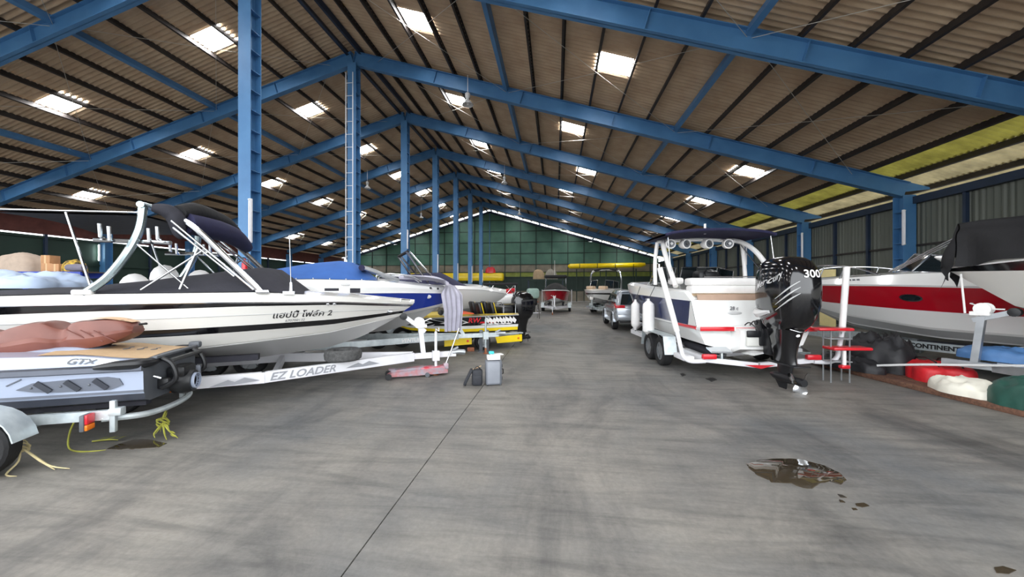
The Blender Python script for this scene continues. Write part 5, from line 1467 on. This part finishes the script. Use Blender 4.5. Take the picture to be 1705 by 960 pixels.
g = G(); g.tube([(3.15, .95, 3.0), (3.0, 0, 3.06), (3.15, -.95, 3.0)], .06, 8, smooth=4); part('rolled_bimini', g, BLACKC, b5)
for k in range(3):
    g = G(); g.add([h5.side((5.15 - .1 * k - dx) / 7, v, 1, .008) for dx, v in ((0, 7.5), (.07, 7.5), (.05, 7.72), (-.02, 7.72))], [(0, 1, 2, 3)]); part('badge_mark', g, GREYP, b5, 0)
t5 = trailer('grey trailer with black lettering under the red and white cruiser', P5, H118, GALV, 7, .72, .50, 4.2, 6.6, 7.1, (1.3, 2.1), .33, 1.05, post=None, bunk=((0, .615), (4.0, .615)), bunk_y=.50, fender=True, beam=(.07, .19), coupler=False, lights=False)
vs, fs, w, h = text_pts('CONTINENTAL', .135, 0, .006)
g = G(); g.add([(4.05 - q.x, .762, .45 + q.y) for q in vs], fs); part('lettering', g, BLKP, t5, 0)
g = G(); g.box((4.16, .77, .55), (.1, .03, .07), bev=.01); part('amber_marker', g, ORANGEP, t5)

# a pale panel leaning at the far side of the cruiser
o = G().box((0, 0, 1.35), (.05, .9, 2.7), bev=.01).build('leaning_panel', mat('cream_board', (238, 222, 160), .7, var=.05), None, (12.9, 19.2, 0), .1); tag(o, 'cream coloured board standing by the corrugated wall behind the cruiser', 'board')

# ---------------------------------------------------------------- boat under a black cover, bow only
P6 = (10.2, 1.3)
b6 = thing('covered_boat', 'white and black bow of a boat under a black tarpaulin', 'boat', (*P6, 0), H118)
C6 = [dict(L=5.9, W=0.0, z=[(0, .75), (.6, .75), (.8, .85), (.93, 1.1), (1, 1.38)]),
      dict(L=6.2, W=.9, z=[(0, 1.0), (.5, 1.02), (.8, 1.2), (1, 1.52)], p=1.9, t0=.38),
      dict(L=6.9, W=1.12, z=[(0, 1.85), (.5, 1.95), (.8, 2.05), (1, 2.10)], p=2.3),
      dict(L=6.98, W=1.14, z=[(0, 2.0), (.5, 2.18), (.8, 2.25), (1, 2.16)], p=2.4),
      dict(L=6.9, W=1.1, z=[(0, 2.1), (.5, 2.30), (.8, 2.36), (1, 2.24)], p=2.4)]
h6 = Hull(b6, C6, [('hull_bottom', GREYG), ('topside', CREAM), ('hull_stripe', BLACKG), ('gunwale', CREAM)], deck=WHITE, crown=.1)
h6.rail('rub_rail', 3, .014, WHITEP)
cv = thing('black_tarpaulin', 'large black tarpaulin draped over the bow of the covered boat', 'tarpaulin', (*P6, 0), H118)
def fnc(u, v):
    # u along the boat toward and past the bow, v round from side to side
    t = .55 + .43 * u
    a = (v * 2 - 1)
    q = h6.p(4, min(t, .985), 1)
    top = 2.97 - .08 * u
    yy = a * max(q.y + .10, .40 - .10 * u)
    zz = q.z + .03 + (top - q.z) * (1 - abs(a) ** 3) - .10 * abs(a) ** 8
    wr = noise.noise(Vector((u * 5, a * 3.0, 2.2))) * .09 + .05 * math.sin(u * 26 + a * 5) * (abs(a) ** 1.2)
    return Vector((q.x + wr * .4, yy + wr * .5 * (1 if a > 0 else -1), zz + wr * .5))
g = G(); g.grid(fnc, 34, 30); part('sheet', g, BLACKC, cv, 60)
def fnh(u, v):
    # curtain that falls over the stem
    a = v * 2 - 1
    top = fnc(1, v)
    drop = u * (.98 - .55 * abs(a)) * (1 + .12 * math.sin(a * 7))
    return top + Vector((.02 + .16 * math.sin(u * 1.5) + .05 * math.sin(a * 10 + 3 * u) * u, 0, -drop))
g = G(); g.grid(fnh, 14, 30); part('front_curtain', g, BLACKC, cv, 60)
t6 = trailer('aluminium trailer with a winch post under the covered boat', P6, H118, ALU, 6.9, .8, .50, 4.2, 6.4, 7.0, (1.3, 2.1), .33, 1.05, coupler=False, post=(6.62, 1.38, 6.22, 1.42), bunk=((0, .83), (3.6, .83)), bunk_y=.5, fender=True, beam=(.07, .14), lights=False)
g = G(); g.tube([(6.3, .0, 1.46), (6.52, 0, 1.46)], .012, 5); g.tube([(6.70, .1, 1.38), (6.74, .12, 2.05)], .015, 6); part('safety_strap', g, WHITEP, t6)

# ---------------------------------------------------------------- timbers and tarps along the edge of the floor
pa = math.atan2(-3.2, .39)
for i in range(4):
    off = .13 + .27 * i
    c = Vector((6.36, 6.9, 0)) + Vector((math.cos(pa + math.pi / 2), math.sin(pa + math.pi / 2), 0)) * off
    g = G(); g.box((0, 0, .045), (5.6, .24, .09), bev=.012)
    o = g.build('timber_plank', WOOD, None, c, pa); tag(o, ['brown timber at the edge of the open floor, first of four', 'brown timber beside the edge timber, second of four', 'brown timber under the tarps, third of four', 'brown timber nearest the right-hand boats, last of four'][i], 'timber', 'timbers along the floor edge')
BT = mat('black_tarp', (30, 30, 34), .55, var=.25, scale=5, bump=.25, bscale=10)
RT = mat('red_tarp', (200, 34, 42), .5, var=.15, scale=5, bump=.25, bscale=10)
WT = mat('off_white_tarp', (228, 224, 210), .6, var=.08, scale=5, bump=.2, bscale=10)
GT = mat('dark_green_tarp', (34, 76, 66), .5, var=.2, scale=4, bump=.2, bscale=10)
BLT = mat('blue_tarp', (76, 118, 168), .5, var=.12, scale=4, bump=.2, bscale=10)
PT = mat('purple_grey_tarp', (92, 92, 122), .55, var=.12, scale=5, bump=.2, bscale=10)
heap('black_sheet', 'crumpled black tarp piled high on the timbers beside the boarding steps', 'tarp', (6.98, 8.75), (1.25, 1.2, .66), BT, rz=.5, seed=5, base=.09, n=54, k=22, freq=3, amp=.35)
heap('black_sheet', 'low end of black tarp trailing over the edge timber', 'tarp', (6.30, 8.75), (.6, 1.4, .26), BT, rz=.1, seed=8, base=.09, n=48, k=18, freq=3, amp=.4)
rs_ = heap('red_sheet', 'flat folded red tarp on the timbers', 'tarp', (7.12, 7.85), (.9, 1.1, .32), RT, rz=-.3, seed=12, base=.09, n=54, k=18, amp=.14, power=.28, freq=2.6)
for xx in (-.12, .2):
    g = G(); g.tube([(xx, -.5, .02), (xx, -.46, .2), (xx, -.3, .36), (xx, 0, .40), (xx, .3, .36), (xx, .46, .2), (xx, .5, .02)], .014, 6); part('strap', g, BLKP, rs_)
heap('white_sheet', 'crumpled off-white tarp on the edge timber', 'tarp', (6.62, 6.80), (.62, 1.0, .24), WT, rz=.15, seed=15, base=.09, n=54, k=18, amp=.32, freq=2.6)
heap('green_sheet', 'dark green crumpled tarp at the edge of the floor', 'tarp', (6.85, 6.02), (.8, 1.1, .38), GT, rz=.1, seed=21, base=.09, n=54, k=20, amp=.32, freq=2)
heap('purple_sheet', 'small purple-grey cloth beside the dark green tarp', 'cloth', (6.78, 5.35), (.5, .5, .25), PT, rz=.1, seed=25, base=.09, n=40, k=16, amp=.4, freq=4)
bl = heap('blue_sheet', 'long blue tarp bundle lying on the aluminium trailer tongue', 'tarp', (7.62, 6.98), (.55, 1.5, .22), BLT, rz=.45, seed=31, base=.575, n=48, k=18, amp=.3, power=.5, freq=3)
o = G().tube([(6.22, 7.95, .30), (6.6, 7.5, .42), (7.0, 7.0, .52), (7.35, 6.3, .66)], .022, 8, smooth=4).build('bent_batten', GREYG); tag(o, 'pale bent batten lying across the tarps and timbers', 'batten')
# ---------------------------------------------------------------- lamps under the roof
for x, y, z, lb in ((-3.93, 16.2, 10.05, 'bell-shaped pendant lamp on a rod, nearest the open floor'), (-3.93, 28.2, 9.9, 'bell-shaped pendant lamp over the aisle, second along'), (-15.15, 28.2, 9.9, 'bell-shaped pendant lamp beyond the ladder column'), (-3.93, 40.2, 9.9, 'bell-shaped pendant lamp over the aisle near the gable'), (-15.15, 40.2, 9.8, 'bell-shaped pendant lamp on the left slope near the gable')):
    highbay(x, y, z, lb)

# fire extinguishers on two columns
def extinguisher(x, y, z, label):
    t = thing('fire_extinguisher', label, 'extinguisher', (x, y, z), group='red fire extinguishers on columns')
    g = G(); g.lathe([(.02, 0), (.075, .01), (.08, .06), (.08, .40), (.06, .47), (.025, .5), (.025, .55), (.01, .56)], (0, 0, 0), n=16); part('cylinder_body', g, REDP, t)
    g = G(); g.box((0, -.03, .58), (.03, .14, .03), bev=.008); part('handle', g, BLKP, t)
    g = G(); g.tube([(0, .05, .54), (.10, .02, .5), (.11, 0, .25)], .012, 6, smooth=4); part('hose', g, BLKP, t)
    g = G(); g.box((0, .09, .3), (.14, .03, .2)); part('wall_bracket', g, GREYP, t)
extinguisher(X0 + .12, YF + 12 - .32, 2.15, 'red fire extinguisher on the first ridge column')
extinguisher(XR - .12, YF + 18 - .34, 2.2, 'red fire extinguisher on the column behind the red cruiser')

# ---------------------------------------------------------------- blue storage rack far to the left and what lies on it
rk = thing('storage_rack', 'bright blue steel storage rack behind the cream speedboat', 'rack', (-16.8, 10.15, 0), .1)
RB = mat('bright_blue_rack_paint', (34, 66, 176), .4, var=.08, scale=3)
for x in (-2.2, 0.0, 1.75):
    for y in (-.35, .35):
        g = G(); g.box((x, y, 1.17), (.09, .07, 2.34)); part('upright', g, RB, rk)
for y in (-.36, .36):
    g = G(); g.box((-.22, y, 2.24), (4.1, .06, .2)); part('beam', g, RB, rk)
    g = G(); g.box((-.22, y, 1.2), (4.1, .06, .14)); part('beam', g, RB, rk)
g = G(); g.box((-.22, 0, 2.325), (4.1, .7, .03)); part('shelf_board', g, mat('dull_shelf_board', (92, 78, 66), .8), rk)
g = G(); g.box((-.22, 0, 1.28), (4.1, .7, .03)); part('shelf_board', g, MATS['dull_shelf_board'], rk)
heap('bean_bag', 'large beige cushion slumped on the blue rack', 'cushion', (-17.35, 10.05), (1.35, .7, .60), mat('beige_fabric', (182, 164, 148), .9, var=.08, scale=6), rz=.1, seed=2, base=2.345, amp=.08, power=.6)
CARD = mat('brown_cardboard', (186, 140, 100), .85, var=.08, scale=6)
for i, (x, z, sx, sz, lb) in enumerate(((-16.22, 2.345, .34, .26, 'brown carton on the blue rack under the small carton'), (-16.30, 2.607, .24, .26, 'small brown carton tilted on top of the other carton'), (-15.90, 2.345, .24, .24, 'brown carton on the blue rack beside the patterned bag'))):
    t = thing('carton', lb, 'box', (x, 10.1, z), .15 if i != 1 else .3, 'cartons on the blue rack')
    g = G(); g.box((0, 0, sz / 2), (sx, .34, sz), bev=.004); part('box_body', g, CARD, t)
    g = G(); g.box((0, -.001, sz / 2), (.05, .345, sz + .002)); part('tape', g, mat('tan_tape', (206, 170, 124), .4), t)
heap('patterned_bag', 'yellow, white and black patterned bag on the blue rack', 'bag', (-15.45, 10.15), (.62, .5, .36), mat('patterned_fabric', (30, 30, 30), .8, rgb2=(232, 190, 70), scale=9, detail=2), seed=6, base=2.345, amp=.2)
o = G().tube([(-15.25, 9.85, 2.46), (-14.95, 9.9, 2.46), (-14.75, 9.92, 2.45)], [.10, .12, .09], 14).build('grey_roll', mat('grey_foam', (116, 112, 126), .85)); tag(o, 'grey padded roll at the end of the blue rack', 'roll')

# ---------------------------------------------------------------- red boat facing the aisle, far down the shed
HR = math.radians(-92)
PR = (0.12, 31.6)
rb = thing('fishing_boat', 'red boat with black covers, bow toward the aisle', 'boat', (*PR, 0), HR)
CR = [dict(L=5.0, W=0.0, z=[(0, .6), (.6, .6), (.85, .8), (1, 1.1)]),
      dict(L=5.1, W=.9, z=[(0, .75), (.5, .8), (.85, .95), (1, 1.15)], p=2.6, t0=.45),
      dict(L=5.4, W=1.02, z=[(0, 1.45), (.5, 1.52), (.85, 1.60), (1, 1.62)], p=3, t0=.5),
      dict(L=5.45, W=1.04, z=[(0, 1.5), (.5, 1.58), (.85, 1.66), (1, 1.68)], p=3, t0=.5)]
hr = Hull(rb, CR, [('hull_bottom', WHITE), ('hull_band', REDG), ('rub_stripe', BLACKG)], deck=WHITE, crown=.05)
hr.rail('gunwale_trim', 3, .03, WHITEP)
hr.cover('bow_cover', BLACKC, .3, .93, [(0, .5), (.5, .62), (.85, .45), (1, .1)], inset=.02, e=2)
g = G(); g.box((2.6, 0, 2.72), (1.2, 1.75, .24), bev=.1); part('hard_top', g, BLACKC, rb)
for sd in (-1, 1):
    for x in (2.2, 3.0):
        g = G(); g.tube([(x, sd * .8, 1.6), (x, sd * .78, 2.65)], .03, 8); part('top_post', g, STEEL, rb)
g = G(); g.tube([(2.6, -.1, 2.8), (2.6, -.1, 4.0)], .012, 5); part('antenna', g, WHITEP, rb)
tr_ = trailer('white trailer under the red boat', PR, HR, TWHITE, 5.4, .85, .45, 4.0, 5.4, 6.6, (1.5, 2.2), .32, 1.05, post=(5.8, 1.15, 5.42, 1.1), jx=6.3, bunk=((0, .66), (3.5, .66)), fender=True, lights=False)
for sd in (-1, 1):
    g = G(); g.tube([(.6, sd * 1.22, .45), (.6, sd * 1.22, 1.7)], .04, 8); part('guide_post', g, TWHITE, tr_)

# ---------------------------------------------------------------- white bowrider with an arch beside it
HA = math.radians(-112)
PA = (4.7, 30.4)
ab = thing('bowrider', 'white bowrider with a tan interior and a tall arch, behind the silver car', 'boat', (*PA, 0), HA)
CA = [dict(L=5.6, W=0.0, z=[(0, .62), (.6, .62), (.85, .82), (1, 1.15)]),
      dict(L=5.8, W=1.0, z=[(0, .85), (.5, .9), (.85, 1.02), (1, 1.22)], p=2.4, t0=.42),
      dict(L=5.95, W=1.12, z=[(0, 1.28), (.5, 1.32), (.85, 1.38), (1, 1.42)], p=2.8, t0=.5),
      dict(L=6.0, W=1.15, z=[(0, 1.42), (.5, 1.46), (.85, 1.5), (1, 1.5)], p=2.8, t0=.5),
      dict(L=6.1, W=1.2, z=[(0, 1.7), (.5, 1.76), (.85, 1.72), (1, 1.66)], p=3, t0=.5)]
ha = Hull(ab, CA, [('hull_bottom', GREYG), ('topside', WHITE), ('hull_stripe', BLACKG), ('gunwale', WHITE)], deck=CREAM, crown=.05)
TANV = mat('tan_vinyl', (206, 178, 150), .6, var=.06, scale=4)
g = G(); g.box((4.9, .4, 1.86), (.7, .5, .22), bev=.06); part('bow_cushion', g, TANV, ab)
g = G(); g.box((4.9, -.45, 1.86), (.7, .5, .22), bev=.06); part('bow_cushion', g, TANV, ab)
windshield(ab, [(3.2, 1.05, 1.78), (3.9, .85, 1.8), (4.1, .3, 1.82)], [.5, .55, .58], .5, r=.02)
windshield(ab, [(4.1, -.3, 1.82), (3.9, -.85, 1.8), (3.2, -1.05, 1.78)], [.58, .55, .5], .5, r=.02)
rungtube([(2.6, -1.12, 1.78), (2.7, -1.12, 2.6), (2.7, -.9, 3.1), (2.7, 0, 3.22), (2.7, .9, 3.1), (2.7, 1.12, 2.6), (2.6, 1.12, 1.78)], .07, 'arch', STEEL, ab, 6)
g = G(); g.tube([(2.7, -.85, 3.14), (2.7, 0, 3.26), (2.7, .85, 3.14)], .08, 8, smooth=4); part('arch_pad', g, BLACKC, ab)
ta = trailer('galvanised trailer under the white bowrider with the arch', PA, HA, GALV, 6, .95, .48, 4.3, 5.8, 6.2, (1.6, 2.4), .32, 1.1, post=(6.1, 1.1, 5.92, 1.1), bunk=((0, .70), (3.6, .70)), lights=False)

# ---------------------------------------------------------------- things at the far end
yk = thing('yellow_float', 'long yellow tube float with dark straps along the gable wall', 'float', (6.9, 51.75, 0), 0)
g = G(); g.tube([(-5.2, 0, 4.9), (-4.9, 0, 4.9), (4.6, 0, 5.0), (5.2, 0, 5.1)], [.12, .34, .34, .2], 14); part('tube', g, YELLOW, yk)
for x in (-3.6, -1.2, 1.2, 3.6):
    g = G(); g.lathe([(.35, -.04), (.36, -.04), (.36, .04), (.35, .04)], (x, 0, 4.94), (1, 0, 0), 14, cap=False); part('strap', g, BLKP, yk)
for x in (-4, 0, 4):
    g = G(); g.box((x, .0, 2.25), (.14, .14, 4.5)); part('support_post', g, GREEND, yk)
yl = thing('yellow_barge', 'long yellow float lying behind the left-hand boats at the far end', 'float', (-14.2, 49.2, 0), 0)
g = G(); g.box((0, 0, 3.35), (14.5, 1.0, 1.1), bev=.25); part('body', g, YELLOW, yl)
for x in (-6, -2, 2, 6):
    g = G(); g.box((x, 0, 1.4), (.3, .9, 2.8)); part('trestle', g, GREEND, yl)
o = heap('red_bundle', 'red bundle lying on the yellow float', 'bundle', (-8.8, 49.2), (1.3, .9, .75), REDP, seed=4, base=3.9)
# high shelf with bundles near the gable
hs = thing('high_shelf', 'dark steel shelf near the gable carrying two bundles', 'shelf', (-1.55, 44.5, 0), 0)
g = G(); g.box((.4, 0, 2.85), (4.6, 1.2, .12)); part('deck', g, GREEND, hs)
for x in (-1.7, 2.4):
    for y in (-.5, .5):
        g = G(); g.box((x, y, 1.4), (.1, .1, 2.8)); part('post', g, DKBLUE, hs)
heap('beige_bundle', 'rounded beige bundle on the high shelf', 'bundle', (-2.1, 44.5), (1.3, 1.0, 1.15), mat('beige_fabric2', (170, 148, 118), .9), seed=9, base=2.92, amp=.1, power=.5)
heap('grey_bundle', 'grey cone-shaped covered bundle on the high shelf', 'bundle', (-.55, 44.5), (1.6, 1.0, 1.2), mat('grey_fabric', (140, 136, 126), .9), seed=10, base=2.92, amp=.15, power=1.1)
# covered engine on a stand beside the aisle
ce = thing('covered_engine', 'small motor under a pale green cover on a stand by the aisle', 'engine', (-1.35, 22.0, 0), .3)
g = G(); g.box((0, 0, 1.5), (.72, .6, .62), bev=.16); part('cover', g, mat('pale_green_cloth', (150, 176, 166), .8, var=.08, scale=6), ce)
g = G(); g.box((.05, 0, 1.0), (.4, .3, .4), bev=.06); part('engine_block', g, BLKP, ce)
g = G(); g.tube([(.05, 0, .8), (.05, 0, .35)], [.12, .07], 10); part('engine_leg', g, BLKP, ce)
for x in (-.35, .35):
    g = G(); g.beam((x, -.2, 0), (x, .05, 1.1), .05, .05); g.beam((x, .3, 0), (x, .05, 1.1), .05, .05); part('stand_leg', g, STEEL, ce)
g = G(); g.box((0, .05, 1.0), (.8, .08, .1)); part('stand_beam', g, RUST, ce)
g = G(); g.box((.0, -.1, .35), (.9, .05, .05)); part('stand_rail', g, TWHITE, ce)
sk2 = thing('water_scooter', 'small white and red water scooter behind the covered engine', 'jet ski', (-3.2, 26.5, 0), .3)
g = G(); g.tube([(-1.1, 0, 1.0), (-.6, 0, 1.02), (.5, 0, 1.05), (1.15, 0, 1.25)], [.35, .46, .46, .1], 14, smooth=4); part('hull', g, WHITE, sk2)
g = G(); g.tube([(-.9, 0, 1.5), (-.1, 0, 1.6), (.3, 0, 1.75)], [.16, .22, .1], 10, smooth=4); part('seat', g, REDP, sk2)
g = G(); g.box((0, 0, .35), (1.8, .7, .7), bev=.05); part('cradle', g, BLKP, sk2)

# ---------------------------------------------------------------- water on the floor
WATER = mat('dark_puddle_water', (62, 54, 42), .03, var=.15, scale=2, spec=.6)
WET = mat('wet_stain', (46, 45, 44), .35, var=.2, scale=6)
def puddle(name, outline, label, m=WATER, cat='puddle', jag=.012, sub=5):
    pts = [Vector((x, y, 0)) for x, y in outline]
    c = sum(pts, Vector()) / len(pts)
    out = []
    n = len(pts)
    for i in range(n):
        a, b = pts[i], pts[(i + 1) % n]
        for k in range(sub):
            q = a.lerp(b, k / sub)
            d = (q - c).normalized()
            out.append(q + d * jag * (noise.noise(q * 9) + noise.noise(q * 23)) - c)
    g = G()
    m_ = len(out)
    g.add([(q.x, q.y, .004) for q in out] + [(q.x * 1.02, q.y * 1.02, .0005) for q in out], [tuple(range(m_))] + [(k, (k + 1) % m_, m_ + (k + 1) % m_, m_ + k) for k in range(m_)])
    o = g.build(name, m, None, c, 0, 30)
    return tag(o, label, cat)
puddle('water_puddle', [(1.95, 4.03), (2.11, 4.13), (2.37, 4.2), (2.57, 4.2), (2.71, 4.08), (2.75, 3.95), (2.71, 3.8), (2.59, 3.71), (2.53, 3.76), (2.43, 3.71), (2.29, 3.6), (2.22, 3.61), (2.17, 3.68), (2.0, 3.68), (1.94, 3.8), (1.93, 3.89)], 'wide brown water puddle on the open concrete floor')
puddle('water_puddle', [(-5.0, 3.56), (-5.02, 3.7), (-4.99, 3.81), (-4.84, 3.85), (-4.5, 3.77), (-4.47, 3.66), (-4.6, 3.62), (-4.8, 3.57)], 'dark water puddle below the jet ski trailer')
for outline, lb in (([(2.45, 3.53), (2.48, 3.52), (2.49, 3.48), (2.44, 3.48)], 'small wet drop just below the wide puddle'), ([(2.49, 3.39), (2.57, 3.41), (2.58, 3.37), (2.5, 3.34), (2.47, 3.35)], 'largest wet drop below the wide puddle'), ([(2.4, 3.44), (2.42, 3.43), (2.42, 3.4), (2.38, 3.4)], 'tiny wet drop between the wide puddle and the largest drop'), ([(2.41, 3.32), (2.44, 3.32), (2.44, 3.3), (2.4, 3.29)], 'tiny wet drop beside the largest drop'), ([(2.81, 2.72), (2.88, 2.74), (2.92, 2.71), (2.84, 2.67), (2.77, 2.67)], 'dark wet spot alone at the near edge of the floor')):
    puddle('water_drop', outline, lb, jag=.004, cat='wet spot')
for outline, lb in (([(2.61, 8.12), (2.7, 8.19), (2.69, 8.02), (2.58, 7.9)], 'small dark oil stain beside the tandem wheels'), ([(2.98, 7.75), (3.15, 7.87), (3.16, 7.67), (2.99, 7.51)], 'dark oil stain under the stern of the navy and white boat')):
    puddle('oil_stain', outline, lb, WET, cat='stain', jag=.01)
